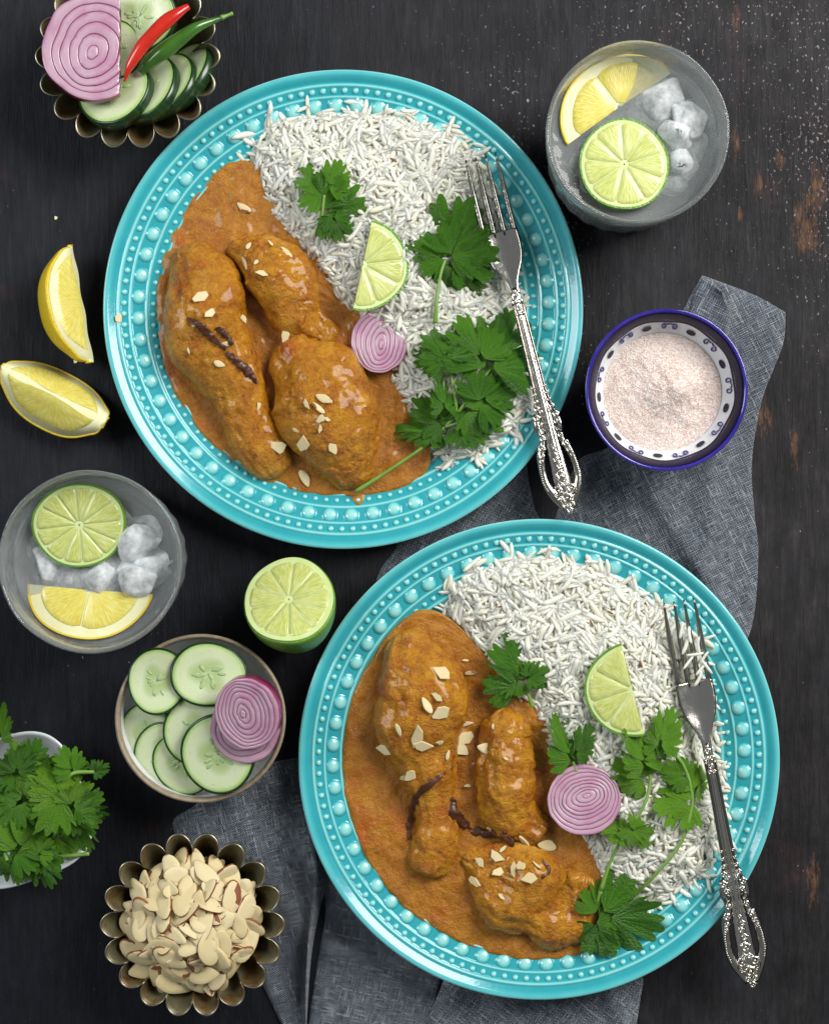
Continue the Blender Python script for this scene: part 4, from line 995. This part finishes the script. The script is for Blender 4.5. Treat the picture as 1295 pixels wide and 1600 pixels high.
# ================================================================== lemon wedges
def wedge(label, cx, cy, z, Rm, HL=.033, RR=.0255, half=rad(46)):
    root = thing('lemon_wedge', label, 'lemon wedge', W(cx, cy, z), Rm)
    nt, na = 40, 14
    def rho(t):                                 # lemon outline with a blunt nipple
        b = RR*max(0, 1-abs(t*1.03)**2.5)**.62
        nip = .0052*math.exp(-((t-1.0)/.13)**2)+.0040*math.exp(-((t+1.0)/.12)**2)
        return max(b*.97+nip*(1 if abs(t) < 1 else 0), .0008)
    ts = [math.sin(u) for u in np.linspace(-PI/2, PI/2, nt)]
    V = []; F = []
    for t in ts:
        for j in range(na+1):
            a = -PI/2+(-half+2*half*j/na); V.append((t*HL, rho(t)*math.cos(a), rho(t)*math.sin(a)))
        for j in range(na, -1, -1):
            a = -PI/2+(-half+2*half*j/na); q = max(rho(t)-.0011, .0003); V.append((t*HL*.985, q*math.cos(a), q*math.sin(a)))
    m_ = 2*(na+1)
    for i in range(nt-1):
        for j in range(m_): F.append((i*m_+j, i*m_+(j+1) % m_, (i+1)*m_+(j+1) % m_, (i+1)*m_+j))
    F.append(tuple(range(m_))); F.append(tuple((nt-1)*m_+j for j in range(m_-1, -1, -1)))
    ob('rind', mesh_of('rind', V, F, mats=[LEMON_RIND]), root)
    # pith body: prism from axis to just inside the skin
    V = []; F = []
    for t in ts:
        q = max(rho(t)-.0009, .0003)
        V.append((t*HL*.985, 0, -.0006+.0004*math.sin(t*9)))
        for j in range(na+1):
            a = -PI/2+(-half+.006+2*(half-.006)*j/na); V.append((t*HL*.985, q*math.cos(a), q*math.sin(a)))
    m_ = na+2
    for i in range(nt-1):
        for j in range(m_): F.append((i*m_+j, i*m_+(j+1) % m_, (i+1)*m_+(j+1) % m_, (i+1)*m_+j))
    F.append(tuple(range(m_))); F.append(tuple((nt-1)*m_+j for j in range(m_-1, -1, -1)))
    ob('pith', mesh_of('pith', V, F, mats=[LEMON_PITH]), root)
    # flesh on both cut faces, each broken into two pockets
    for s_ in (-1, 1):
        a = -PI/2+s_*half; d = Vector((0, math.cos(a), math.sin(a))); nn = Vector((0, math.cos(a+s_*PI/2), math.sin(a+s_*PI/2)))
        for lo, hi in ((-.84, .80),):
            V = []; F = []; N_ = 34; Mv = 10
            for i in range(N_+1):
                t = lo+(hi-lo)*i/N_; e = math.sin(PI*i/N_)**.42; r1 = max((rho(t)-.0048), .001)*min(1, .25+e); r0 = .0013+(1-e)*r1*.45
                for j in range(Mv+1):
                    u = j/Mv; rr = r0+(r1-r0)*u; dome = .0011*(1-(2*u-1)**4)*e+.0003*noise.noise((t*14, rr*500, s_*3))
                    V.append(Vector((t*HL, 0, 0))+d*rr+nn*(dome-.0002))
            for i in range(N_):
                for j in range(Mv): F.append((i*(Mv+1)+j, i*(Mv+1)+j+1, (i+1)*(Mv+1)+j+1, (i+1)*(Mv+1)+j))
            ob('flesh', mesh_of('flesh', V, F, mats=[LEMON]), root)
wedge('lemon wedge resting on its skin, both juicy cut faces showing', 84, 615, .0225, Matrix.Rotation(rad(-28), 3, 'Z') @ Matrix.Rotation(rad(-13), 3, 'X'))
wedge('lemon wedge lying on its side against the turquoise plate, yellow skin outward', 132, 474, .0175, Matrix.Rotation(rad(-80), 3, 'Z') @ Matrix.Rotation(rad(-94), 3, 'X'))

# ================================================================== cucumber slices
def cuke(label, c, Rm, R, th=.0042, oval=1.0, seed=0, group=None):
    root = thing('cucumber_slice', label, 'cucumber', c, Rm, group); n_ = 56
    def sh(a): return R*(1+.018*math.cos(3*a+seed)+.012*math.sin(2*a+seed*1.3))
    prof = [(0.02, -th/2, 0), (.9, -th/2, .9), (.945, -th/2, .97), (.945, th/2, 1.0), (.92, th/2+.0001, .95), (.85, th/2+.0002, .85), (.7, th/2+.0002, .7), (.52, th/2+.0001, .52), (.42, th/2, .40), (.25, th/2, .25), (0.02, th/2, 0)]
    V = []; A = []; F = []; m_ = len(prof)
    for j in range(n_):
        a = 2*PI*j/n_
        for r, z, t in prof: V.append((r*sh(a)*math.cos(a), r*sh(a)*math.sin(a)*oval, z)); A.append(t*(1+.20*math.cos(3*a+seed*1.9)+.10*math.sin(2*a+seed)) if t < .6 else t)
    for j in range(n_):
        k = (j+1) % n_
        for q in range(m_-1): F.append((j*m_+q, k*m_+q, k*m_+q+1, j*m_+q+1))
    ob('flesh', mesh_of('flesh', V, F, {'t': A}, mats=[CUKE]), root)
    V = []; F = []
    pr = [(.940, -th/2-.0002), (1.0, -th/2+.0003), (1.008, 0), (1.0, th/2-.0003), (.955, th/2+.00015), (.940, th/2)]
    for j in range(n_):
        a = 2*PI*j/n_
        for r, z in pr: V.append((r*sh(a)*math.cos(a), r*sh(a)*math.sin(a)*oval, z))
    for j in range(n_):
        k = (j+1) % n_
        for q in range(5): F.append((j*6+q, k*6+q, k*6+q+1, j*6+q+1))
    ob('peel', mesh_of('peel', V, F, mats=[PEEL]), root)
    r_ = random.Random(seed+5)
    for g in range(3):
        a0 = 2*PI*g/3+seed
        for q in range(5):
            a = a0+r_.uniform(-.75, .75); rr = R*r_.uniform(.12, .40)
            V, F = sphere(1, 8, 5, (R*.115, R*.050, .00022)); ob('seed', mesh_of('seed', V, F, mats=[SEED]), root, (rr*math.cos(a), rr*math.sin(a)*oval, th/2+.0001), (0, 0, a))
    return root
# stoneware bowl
zb = .036; cb = W(313, 1123, zb); Rb = 133*S*(H-zb)/H
root = thing('stoneware_bowl', 'round tan rimmed stoneware bowl holding seven cucumber slices', 'bowl', (cb.x, cb.y, 0))
pr = [(.0005, .0), (Rb*.62, .0), (Rb*.64, .002), (Rb*.86, .010), (Rb*.97, .024), (Rb*.99, .033), (Rb, .0350), (Rb*.985, .0362), (Rb*.965, .0362), (Rb*.95, .0350), (Rb*.935, .0325), (Rb*.895, .022), (Rb*.78, .009), (Rb*.6, .0055), (.0005, .005)]
fm = []
for i in range(len(pr)-1): fm += [1 if i >= 10 else 0]*96
V, F = lathe(pr, 96, rfun=lambda i, th, r, z: (r*(1+.006*math.sin(2*th+1)), z)); ob('bowl_body', mesh_of('bowl_body', V, F, mats=[STONE, PORC], fmat=fm), root)
bc = [('cucumber slice whose left edge lies lowest in the stoneware bowl stack', 233, 1146, .028, 47, -14, 8, 1.05), ('cucumber slice second up in the overlapping stoneware bowl fan', 260, 1180, .029, 52, -13, 9, 1.05), ('cucumber slice third up in the overlapping stoneware bowl fan', 289, 1190, .031, 52, -12, 8, 1.0),
      ('pale cucumber slice at the stoneware bowl edge under a larger slice', 247, 1064, .038, 47, -5, -4, 1.12), ('large cucumber slice with open seed core, farthest from the almond tin', 326, 1054, .040, 60, 4, -5, .84),
      ('cucumber slice half hidden under two others beside stacked onion', 308, 1142, .037, 54, -8, 4, 1.05), ('topmost cucumber slice under the stacked onion rings in the stoneware bowl', 342, 1177, .042, 59, -6, 8, 1.10)]
for i, (lb, x, y, z, R, ty, tx, ov) in enumerate(bc):
    cuke(lb, W(x, y, z), (rad(tx), rad(ty), 0), R*S*(H-z)/H, .0038, ov, i*1.7)
r_ = thing('onion_slice', 'flat lower onion slice peeking out under another in the stoneware bowl', 'onion slice', W(384, 1136, .047), (rad(6), rad(-5), 0)); onion(r_, 55*S*.96, .004, 6, 1.02, 12, None, .3, .8)
r_ = thing('onion_slice', 'topmost pink onion slice stacked on another in the stoneware bowl', 'onion slice', W(389, 1112, .0555), (rad(12), rad(-12), 0)); onion(r_, 52*S*.96, .0075, 8, 1.10, 13, None, .35, 1.9)
# ================================================================== fluted tins
def tin(cx, cy, label):
    zt = .036; c = W(cx, cy, zt); f = S*(H-zt)/H; R0 = 118*f; A = 26*f
    root = thing('fluted_tin', label, 'baking tin', (c.x, c.y, 0)); n_ = 18*20
    def lob(th, k): return abs(math.cos(9*th))**.55*k
    prof = []
    for i in range(15):
        q = i/14; prof.append((R0*(.55+.45*q**.9), .001+(zt-.001)*q, A*(.18+.82*q)))
    V = []; F = []; rows = [(.0005, .001, 0), (R0*.3, .001, 0), (R0*.5, .001, A*.1)]+prof+[(r-.0007, z, a) for r, z, a in prof[::-1]]+[(R0*.5, .0018, A*.1), (R0*.3, .0018, 0), (.0005, .0018, 0)]
    for r, z, a in rows:
        for j in range(n_):
            th = 2*PI*j/n_; rr = r+lob(th, a); V.append((rr*math.cos(th), rr*math.sin(th), z))
    for i in range(len(rows)-1):
        for j in range(n_): k = (j+1) % n_; F.append((i*n_+j, i*n_+k, (i+1)*n_+k, (i+1)*n_+j))
    ob('tin_wall', mesh_of('tin_wall', V, F, mats=[TIN]), root)
    V = []; F = []; m_ = 6
    for j in range(n_):
        th = 2*PI*j/n_; rr = R0-.0003+lob(th, A)
        for q in range(m_):
            a = 2*PI*q/m_; V.append(((rr+.0007*math.cos(a))*math.cos(th), (rr+.0007*math.cos(a))*math.sin(th), zt+.0006*math.sin(a)))
    for j in range(n_):
        k = (j+1) % n_
        for q in range(m_): F.append((j*m_+q, k*m_+q, k*m_+(q+1) % m_, j*m_+(q+1) % m_))
    ob('rolled_edge', mesh_of('rolled_edge', V, F, mats=[TIN_RIM]), root)
tin(200, 88, 'dark fluted tin holding onion, cucumber and two chillies')
tin(301, 1445, 'tarnished fluted tin heaped with sliced almonds')
# contents of the salad tin
def tilted(dirdeg, tilt):                      # raise the edge lying in direction dirdeg
    a = rad(dirdeg); ax = Vector((math.sin(a), -math.cos(a), 0)); return Matrix.Rotation(rad(tilt), 3, ax)
for i, (lb, x, y, z, R, d, t, th) in enumerate([('upper cucumber slice beside the red chilli tip in the dark tin', 222, 26, .038, 56, 20, 10, .006), ('cucumber slice tucked beneath the straight onion edge in the dark tin', 180, 78, .036, 46, 20, 6, .005),
        ('steep cucumber slice last in the leaning row by the tin wall', 288, 122, .022, 60, -35, 50, .007), ('third leaning cucumber slice, thin face and thick dark peel showing', 262, 136, .026, 58, -38, 44, .007),
        ('second leaning cucumber slice below the green chilli in the dark tin', 232, 142, .030, 58, -42, 38, .008), ('front leaning cucumber slice under the cut onion in the dark tin', 182, 146, .035, 60, -50, 26, .008)]):
    cuke(lb, W(x, y, z), tilted(d, t), R*S*(H-z)/H, th, 1.0, i*2.1+.5)
r_ = thing('onion_slice', 'big cut red onion slice with one straight edge in the dark tin', 'onion slice', W(150, 76, .049), tilted(200, 5)); onion(r_, 84*S*.955, .007, 6, .99, 21, 38*S*.955, .25, 1.2, gap=.008)
def chilli(label, pts, rads, mat, name):
    base = W(*pts[0]); P3 = [tuple(W(*p)) for p in pts]; V, F = tube(P3, [r*S for r in rads], 16, 48)
    V = [Vector(v)+Vector((noise.noise(Vector(v)*90), noise.noise(Vector(v)*90+Vector((5, 0, 0))), 0))*.0006 for v in V]
    root = thing(name, label, 'chilli', base); ob('pod', world_mesh('pod', V, F, base, mats=[mat]), root)
    e = np.array(P3[-1]); d = e-np.array(P3[-2]); d /= np.linalg.norm(d)
    if name == 'green_chilli':
        V, F = tube([e-d*.001, e+d*.003, e+d*.006], [.0017, .0010, .0011], 8, 8); ob('stalk', world_mesh('stalk', V, F, base, mats=[STEM]), root)
chilli('shiny red chilli lying across onion and cucumber in the dark tin', [(194, 127, .051), (206, 98, .053), (232, 62, .054), (264, 30, .054), (296, 10, .053)], [1.5, 7, 10.5, 10.5, 5], RED, 'red_chilli')
chilli('green chilli alongside the red one, stalk over the tin edge', [(220, 112, .043), (236, 96, .045), (262, 76, .047), (300, 48, .047), (330, 34, .045), (348, 27, .044)], [7, 11, 12, 9.5, 5.5, 3], GREEN, 'green_chilli')
# sliced almonds
ct = W(301, 1445, .036); rg = np.random.default_rng(5)
def alm_h(q): return .0465-.016*q**2.2
mv = []; mf = []
for i in range(260):
    q = math.sqrt(rg.random()); a = rg.uniform(0, 2*PI); r = q*.031
    me_ = FL[i % 9]; R = frame(Vector((rg.normal(0, .3), rg.normal(0, .3), 1)), rg.uniform(0, 6)); s_ = rg.uniform(.010, .015)
    p = Vector((ct.x+r*math.cos(a), ct.y+r*math.sin(a), alm_h(q)-rg.uniform(.004, .014)))
    o = len(mv); mv += [tuple(R@(Vector(v.co)*s_)+p) for v in me_.vertices]; mf += [tuple(k+o for k in f.vertices) for f in me_.polygons]
og = (ct.x, ct.y, .004)
tag(ob('buried_almond_slices', world_mesh('buried_almonds', mv, mf, og, mats=[ALMOND]), loc=og), 'mass of sliced almonds buried beneath the top layer in the tin', 'almonds', kind='stuff')
pts = []
for i in range(6000):
    q = math.sqrt(rg.random()); a = rg.uniform(0, 2*PI); p = (q*math.cos(a), q*math.sin(a))
    if all((p[0]-u)**2+(p[1]-v)**2 > .150**2 for u, v in pts): pts.append(p)
    if len(pts) >= 110: break
for i, (u, v) in enumerate(pts):
    q = math.hypot(u, v); R0 = .0345; z = alm_h(q)+rg.uniform(-.001, .0035)
    R = frame(Vector((u*.5+rg.normal(0, .34), v*.5+rg.normal(0, .34), 1)), rg.uniform(0, 6.28))
    tag(ob('almond_slice', FL[int(rg.integers(9))], loc=(ct.x+u*R0-.001, ct.y+v*R0, z), rot=R, scale=float(rg.uniform(.0140, .0225))), 'thin cream almond slice in the heap filling the tarnished tin', 'almond slice', 'sliced almonds heaped in the tin')

# ================================================================== blue bowl of salt
zq = .046; cq = W(1041, 609, zq); fq = S*(H-zq)/H; Rq = 127*fq
root = thing('salt_bowl', 'small cobalt blue and white painted bowl filled with pink salt', 'bowl', (cq.x, cq.y, .003))
zo = -.003
inner = [(Rq*.955, .0450), (Rq*.915, .0425), (Rq*.875, .0392), (Rq*.835, .0345), (Rq*.80, .0315), (Rq*.735, .0265), (Rq*.66, .0205), (Rq*.55, .0145), (Rq*.3, .0105), (.0005, .010)]
outer = [(.0005, .003), (Rq*.48, .003), (Rq*.50, .006), (Rq*.62, .011), (Rq*.80, .022), (Rq*.93, .034), (Rq*.985, .0425), (Rq, .0452), (Rq*.99, .0462)]
pr = outer+inner; fm = []
for i in range(len(pr)-1): fm += [0 if i < len(outer) else (1 if i < len(outer)+2 else 2)]*128
V, F = lathe(pr, 128); V = [(x, y, z+zo) for x, y, z in V]; ob('bowl_body', mesh_of('bowl_body', V, F, mats=[BLUE, INK, PORC], fmat=fm), root)
def wall(a, s_):                                # point just proud of the inner wall: s_ 0 (top of white) .. 1
    r = Rq*(.875-.14*s_); z = float(np.interp(r/Rq, [.735, .80, .835, .875], [.0265, .0315, .0345, .0392]))
    return Vector(((r-.0002)*math.cos(a), (r-.0002)*math.sin(a), z+.0003+zo))
# wavy lower edge of the dark band
V = []; F = []
for j in range(216):
    a = 2*PI*j/216
    for k in (0, 1): V.append(wall(a, -.06 if k == 0 else .10+.05*math.sin(9*a)))
for j in range(216): k = (j+1) % 216; F.append((2*j, 2*j+1, 2*k+1, 2*k))
ob('painted_band', mesh_of('painted_band', V, F, mats=[INK]), root)
for i in range(9):
    a = rad(90-25+40*i)
    V = [wall(a, .47)]+[wall(a+.075*math.cos(t), .47+.17*math.sin(t)) for t in np.linspace(0, 2*PI, 16, endpoint=False)]
    V = [v+Vector((-math.cos(a), -math.sin(a), .5))*.0002 for v in V]
    ob('painted_dot', mesh_of('painted_dot', V, [(0, 1+k, 1+(k+1) % 16) for k in range(16)], mats=[INK]), root)
    b = a+rad(20)
    for s_ in (-1, 1):
        sp = [wall(b+s_*.006, .20), wall(b+s_*.03, .26)]+[wall(b+s_*(.075-.050*(1-t/9.5)*math.cos(t+.9)), .42-.20*(1-t/9.5)*math.sin(t+.9)) for t in np.linspace(0, 6.6, 22)]
        sp = [v+Vector((-math.cos(b), -math.sin(b), .4))*.0002 for v in sp]
        V, F = tube(sp, [.00036]*24, 6); ob('painted_scroll', mesh_of('painted_scroll', V, F, mats=[PAINT]), root)
V = []; F = []; nr, na = 46, 120; Rs = Rq*.74
for i in range(nr):
    q = i/(nr-1)
    for j in range(na):
        a = 2*PI*j/na; x, y = q*Rs*math.cos(a), q*Rs*math.sin(a)
        d = math.hypot(x-.006, y-.002)/Rs; z = .0268+.0100*math.exp(-(d/.45)**1.6)+.0018*fbm((x*70, y*70, 2), 3)*(1-q**4)+.0005*noise.noise((x*700, y*700, 1))
        V.append((x, y, z+zo))
for i in range(nr-1):
    for j in range(na): k = (j+1) % na; F.append((i*na+j, (i+1)*na+j, (i+1)*na+k, i*na+k))
o = ob('pink_salt', mesh_of('pink_salt', V, F, mats=[SALT]), loc=(cq.x, cq.y, .003)); tag(o, 'mound of fine pale pink salt in the painted blue bowl', 'salt')

# ================================================================== white dish of coriander
zd = .030; cd = W(22, 1266, zd); fd = S*(H-zd)/H
root = thing('white_dish', 'white porcelain dish overflowing with fresh cilantro', 'dish', (cd.x, cd.y, 0))
def sq(i, th, r, z):
    k = 1/((abs(math.cos(th-.35))**3.2+abs(math.sin(th-.35))**3.2)**(1/3.2)); return r*k, z
R = 114*fd
pr = [(.0005, 0), (R*.5, 0), (R*.55, .003), (R*.9, .020), (R*.99, .0285), (R, .030), (R*.975, .0303), (R*.94, .0285), (R*.84, .019), (R*.55, .007), (.0005, .006)]
V, F = lathe(pr, 96, rfun=sq); ob('dish_body', mesh_of('dish_body', V, F, mats=[PORC]), root)
def bunch_sprig(label, stem, leaves):
    base = W(*stem[0]); root = thing('coriander_sprig', label, 'coriander', base, group='coriander piled in the white dish')
    V, F = tube([W(*p) for p in stem], [.0011]*len(stem), 8, 18); ob('stem', world_mesh('stem', V, F, base, mats=[STEM]), root)
    for i, (x, y, z, d, s_, ti, pi_) in enumerate(leaves):
        L = s_*S*.95; Rm = Matrix.Rotation(rad(d), 3, 'Z') @ Matrix.Rotation(rad(-pi_), 3, 'Y') @ Matrix.Rotation(rad(ti), 3, 'X')
        ob('leaf', (LY if (i+int(y)) % 5 < 2 else LV)[(i*7+int(x)) % 10], root, W(x, y, z)-base, Rm, (L, L*.95, L))
rb = random.Random(3); CL = 'fresh cilantro sprig piled in the white porcelain dish'
bunch_sprig('loose cilantro sprig arching out of the white dish, two small leaves on a thin stalk', [(96, 1250, .036), (104, 1222, .044), (116, 1208, .046), (148, 1206, .044)], [(114, 1208, .046, 102, 46, 30, 5), (146, 1206, .045, 25, 28, 20, 10), (112, 1214, .044, 70, 20, 0, 0)])
bunch_sprig(CL, [(60, 1300, .032), (75, 1270, .040), (98, 1246, .044)], [(98, 1246, .047, 118, 72, 10, -5), (98, 1244, .045, 178, 84, 25, -8), (94, 1246, .043, 60, 40, -15, 0)])
bunch_sprig(CL, [(70, 1320, .030), (100, 1290, .036), (118, 1262, .042)], [(116, 1258, .044, 20, 50, -12, -12), (114, 1262, .043, -28, 62, 20, -18), (112, 1258, .046, 52, 50, 30, 5)])
bunch_sprig(CL, [(60, 1320, .030), (90, 1290, .034), (112, 1275, .038)], [(106, 1272, .041, -62, 74, 28, -14), (104, 1274, .040, -95, 66, -20, -18), (112, 1272, .042, -20, 52, -8, -20)])
bunch_sprig(CL, [(20, 1290, .030), (40, 1260, .040), (28, 1218, .044)], [(26, 1208, .048, 70, 52, 20, 12), (26, 1212, .045, 150, 44, 10, 0), (20, 1222, .044, 220, 52, -25, -6)])
bunch_sprig(CL, [(10, 1310, .030), (30, 1285, .040), (38, 1262, .045)], [(36, 1252, .046, 196, 62, 10, -8), (40, 1250, .046, -18, 52, 20, -6), (34, 1244, .044, 118, 54, -25, 4)])
bunch_sprig(CL, [(10, 1350, .028), (30, 1322, .036), (62, 1296, .042)], [(24, 1330, .044, 48, 76, 32, -4), (22, 1332, .042, 10, 66, -28, -10), (20, 1334, .038, 170, 50, 0, -10)])
bunch_sprig(CL, [(40, 1300, .030), (48, 1330, .038), (60, 1345, .038)], [(52, 1338, .041, -62, 62, 6, -16), (56, 1336, .041, -15, 48, -16, -14), (48, 1336, .038, -120, 46, 14, -14), (60, 1338, .043, 50, 34, 0, 0)])
bunch_sprig(CL, [(0, 1300, .030), (8, 1330, .036), (12, 1345, .038)], [(12, 1340, .038, -70, 50, 12, -14), (6, 1338, .038, 190, 50, -10, -6), (14, 1336, .038, -28, 46, 20, -12)])
bunch_sprig(CL, [(60, 1320, .026), (70, 1300, .030), (84, 1290, .034)], [(84, 1300, .033, -40, 66, 10, -10), (70, 1310, .032, 230, 60, -10, -8), (60, 1290, .034, 150, 70, 14, -6), (80, 1280, .036, 60, 70, 0, -4)])
bunch_sprig(CL, [(0, 1250, .026), (10, 1270, .030), (16, 1280, .034)], [(20, 1290, .033, 20, 66, 10, -10), (10, 1285, .032, 230, 60, -10, -8), (10, 1270, .034, 120, 70, 14, -6), (20, 1275, .036, -50, 70, 0, -4)])
bunch_sprig('narrow cilantro leaf poking up past the dish corner', [(-4, 1190, .030), (-2, 1160, .036)], [(-2, 1158, .040, 86, 68, 55, 8)])
bunch_sprig(CL, [(40, 1240, .030), (60, 1215, .038), (70, 1205, .040)], [(62, 1200, .041, 40, 30, 40, 10), (60, 1205, .042, 95, 36, -10, 0), (66, 1212, .042, 165, 40, 30, -4)])
bunch_sprig(CL, [(40, 1230, .034), (46, 1205, .040), (48, 1196, .042)], [(44, 1194, .043, 58, 44, 20, 4), (40, 1200, .044, 125, 48, -18, 0), (56, 1204, .042, 12, 46, 16, -6), (30, 1206, .041, 168, 40, 10, -8)])
bunch_sprig(CL, [(70, 1340, .028), (100, 1338, .032), (140, 1334, .032)], [(70, 1340, .030, 10, 30, 0, 0)])

# ================================================================== napkin
nap = thing('napkin', 'crumpled grey blue chambray napkin spread beneath a plate and the blue bowl', 'napkin', (W(900, 1100).x, W(900, 1100).y, 0))
NB = np.array(nap.location)
def edge(pts, n_): return catmull(pts, n_)
def cloth(top, right, bottom, left, zf, ang, name='fold', n_=60, m_=70, th=.0016, z0=.0):
    """Coons patch between four px polylines (top & bottom run left to right, left & right run top to bottom)"""
    T = edge(top, n_); B = edge(bottom, n_); L_ = edge(left, m_); R_ = edge(right, m_); V = []; UV = []
    for j in range(m_):
        v = j/(m_-1)
        for i in range(n_):
            u = i/(n_-1)
            p = (1-v)*T[i]+v*B[i]+(1-u)*L_[j]+u*R_[j]-((1-u)*(1-v)*T[0]+u*(1-v)*T[-1]+(1-u)*v*B[0]+u*v*B[-1])
            e = min(u, 1-u, v, 1-v)*12
            rim = min(1, e)**.5
            z = z0+th*rim+(2.4*zf(u, v, p[0], p[1])+.0014*max(-.4, noise.noise((p[0]*.012+p[1]*.008, p[1]*.004-p[0]*.007, 5)))+.0008*noise.noise((p[0]*.03-p[1]*.02, p[1]*.012, 8)))*min(1, e)+.0003*noise.noise((p[0]*.03, p[1]*.03, 2))+.0005
            V.append(W(p[0], p[1], max(z, .0004))); x, y = p[0]*S, p[1]*S
            UV.append((x*math.cos(ang)-y*math.sin(ang), x*math.sin(ang)+y*math.cos(ang)))
    N_ = n_*m_; V2 = [Vector((v.x, v.y, z0+.0002)) for v in V]; F = []
    for j in range(m_-1):
        for i in range(n_-1):
            a = j*n_+i; F.append((a, a+n_, a+n_+1, a+1)); F.append((N_+a, N_+a+1, N_+a+n_+1, N_+a+n_))
    loop = [i for i in range(n_)]+[j*n_+n_-1 for j in range(1, m_)]+[(m_-1)*n_+i for i in range(n_-2, -1, -1)]+[j*n_ for j in range(m_-2, 0, -1)]
    for k in range(len(loop)):
        a, b = loop[k], loop[(k+1) % len(loop)]; F.append((a, b, N_+b, N_+a))
    VV = [tuple(v) for v in V+V2]
    ob(name, world_mesh(name, VV, F, NB, mats=[DENIM], uv=UV+UV), nap)
def g(x, c, w_): return math.exp(-((x-c)/w_)**2)
# strip running from the upper corner, under the bowl, to the plate
cloth([(1096, 430), (1140, 446), (1185, 464), (1227, 488)], [(1227, 488), (1222, 540), (1190, 625), (1174, 720), (1178, 800), (1184, 870), (1172, 985), (1120, 1080)],
      [(880, 960), (960, 1010), (1040, 1050), (1120, 1080)], [(1096, 430), (1066, 486), (1020, 590), (960, 690), (905, 718), (880, 780), (866, 825), (880, 960)],
      lambda u, v, x, y: .0030*g(u, .38+.12*v, .07)*g(v, .0, .22)+.0022*g(u, .62+.2*v, .10)*g(v, .62, .25)+.0022*g(x-.6*y, 560, 22)*(1 if y > 690 else 0)+.0016*g(x+.15*y, 1230, 30)*(1 if y > 690 else 0)+.003*g(u, .04, .05)*g(v, .62, .2), .45)
# flap turned over at the upper corner
cloth([(1098, 434), (1112, 440), (1126, 452)], [(1126, 452), (1138, 474), (1142, 500), (1135, 530)], [(1072, 500), (1100, 520), (1135, 530)], [(1098, 434), (1084, 460), (1072, 500)],
      lambda u, v, x, y: .003*u*u, -.5, n_=20, m_=30, z0=.0022, th=.0012)
# piece left of the dark gap, between the two plates
cloth([(640, 780), (720, 740), (780, 700), (822, 690)], [(822, 690), (824, 740), (834, 790), (846, 830), (830, 920)], [(580, 960), (660, 960), (760, 940), (830, 920)], [(640, 780), (620, 850), (590, 900), (580, 960)],
      lambda u, v, x, y: .0018*g(x+.9*y, 1475, 22), -.6)
# panel under the bowl of cucumbers
cloth([(300, 1262), (360, 1215), (430, 1190), (500, 1180)], [(500, 1180), (506, 1280), (512, 1370), (500, 1420), (486, 1500), (478, 1620)], [(452, 1625), (462, 1624), (470, 1622), (478, 1620)], [(300, 1262), (270, 1290), (310, 1370), (370, 1460), (410, 1540), (452, 1625)],
      lambda u, v, x, y: .0035*g(u, .93, .10)*min(1, v*2)+.0018*g(x-.55*y, -330, 30)+.0012*g(x-.55*y, -250, 20), .25)
# folds below the plate
cloth([(505, 1360), (560, 1380), (640, 1420), (700, 1450)], [(700, 1450), (690, 1520), (680, 1560), (660, 1625)], [(478, 1626), (540, 1626), (600, 1625), (660, 1625)], [(505, 1360), (508, 1430), (496, 1500), (478, 1626)],
      lambda u, v, x, y: .0022*g(y-.10*x, 1435, 16)-.0008*g(y-.1*x, 1412, 12)+.0012*g(y+.9*x, 2085, 26), 1.35)
cloth([(700, 1500), (800, 1540), (900, 1530), (990, 1500)], [(990, 1500), (1004, 1530), (1000, 1560), (990, 1630)], [(655, 1630), (760, 1630), (880, 1630), (990, 1630)], [(700, 1500), (690, 1540), (672, 1580), (655, 1630)],
      lambda u, v, x, y: .0028*g(u, .05, .08)+.0022*g(x-.45*y, 255, 22)+.0016*g(x+.1*y, 940, 25)+.001*g(x, 800, 20), .9, z0=.0008)

# bits of lemon pulp dropped by the wedges
for px, py, sc, lb in [(119, 563, 10, 'tiny pale lemon crumb on the table between the two lemon wedges'), (88, 340, 7, 'tiny pale crumb alone on the bare table away from everything')]:
    me_ = BR[3].copy(); me_.materials.clear(); me_.materials.append(LEMON_PITH)
    tag(ob('lemon_crumb', me_, loc=W(px, py, .0006), rot=(.1, .1, 1.2), scale=sc*S), lb, 'crumb')
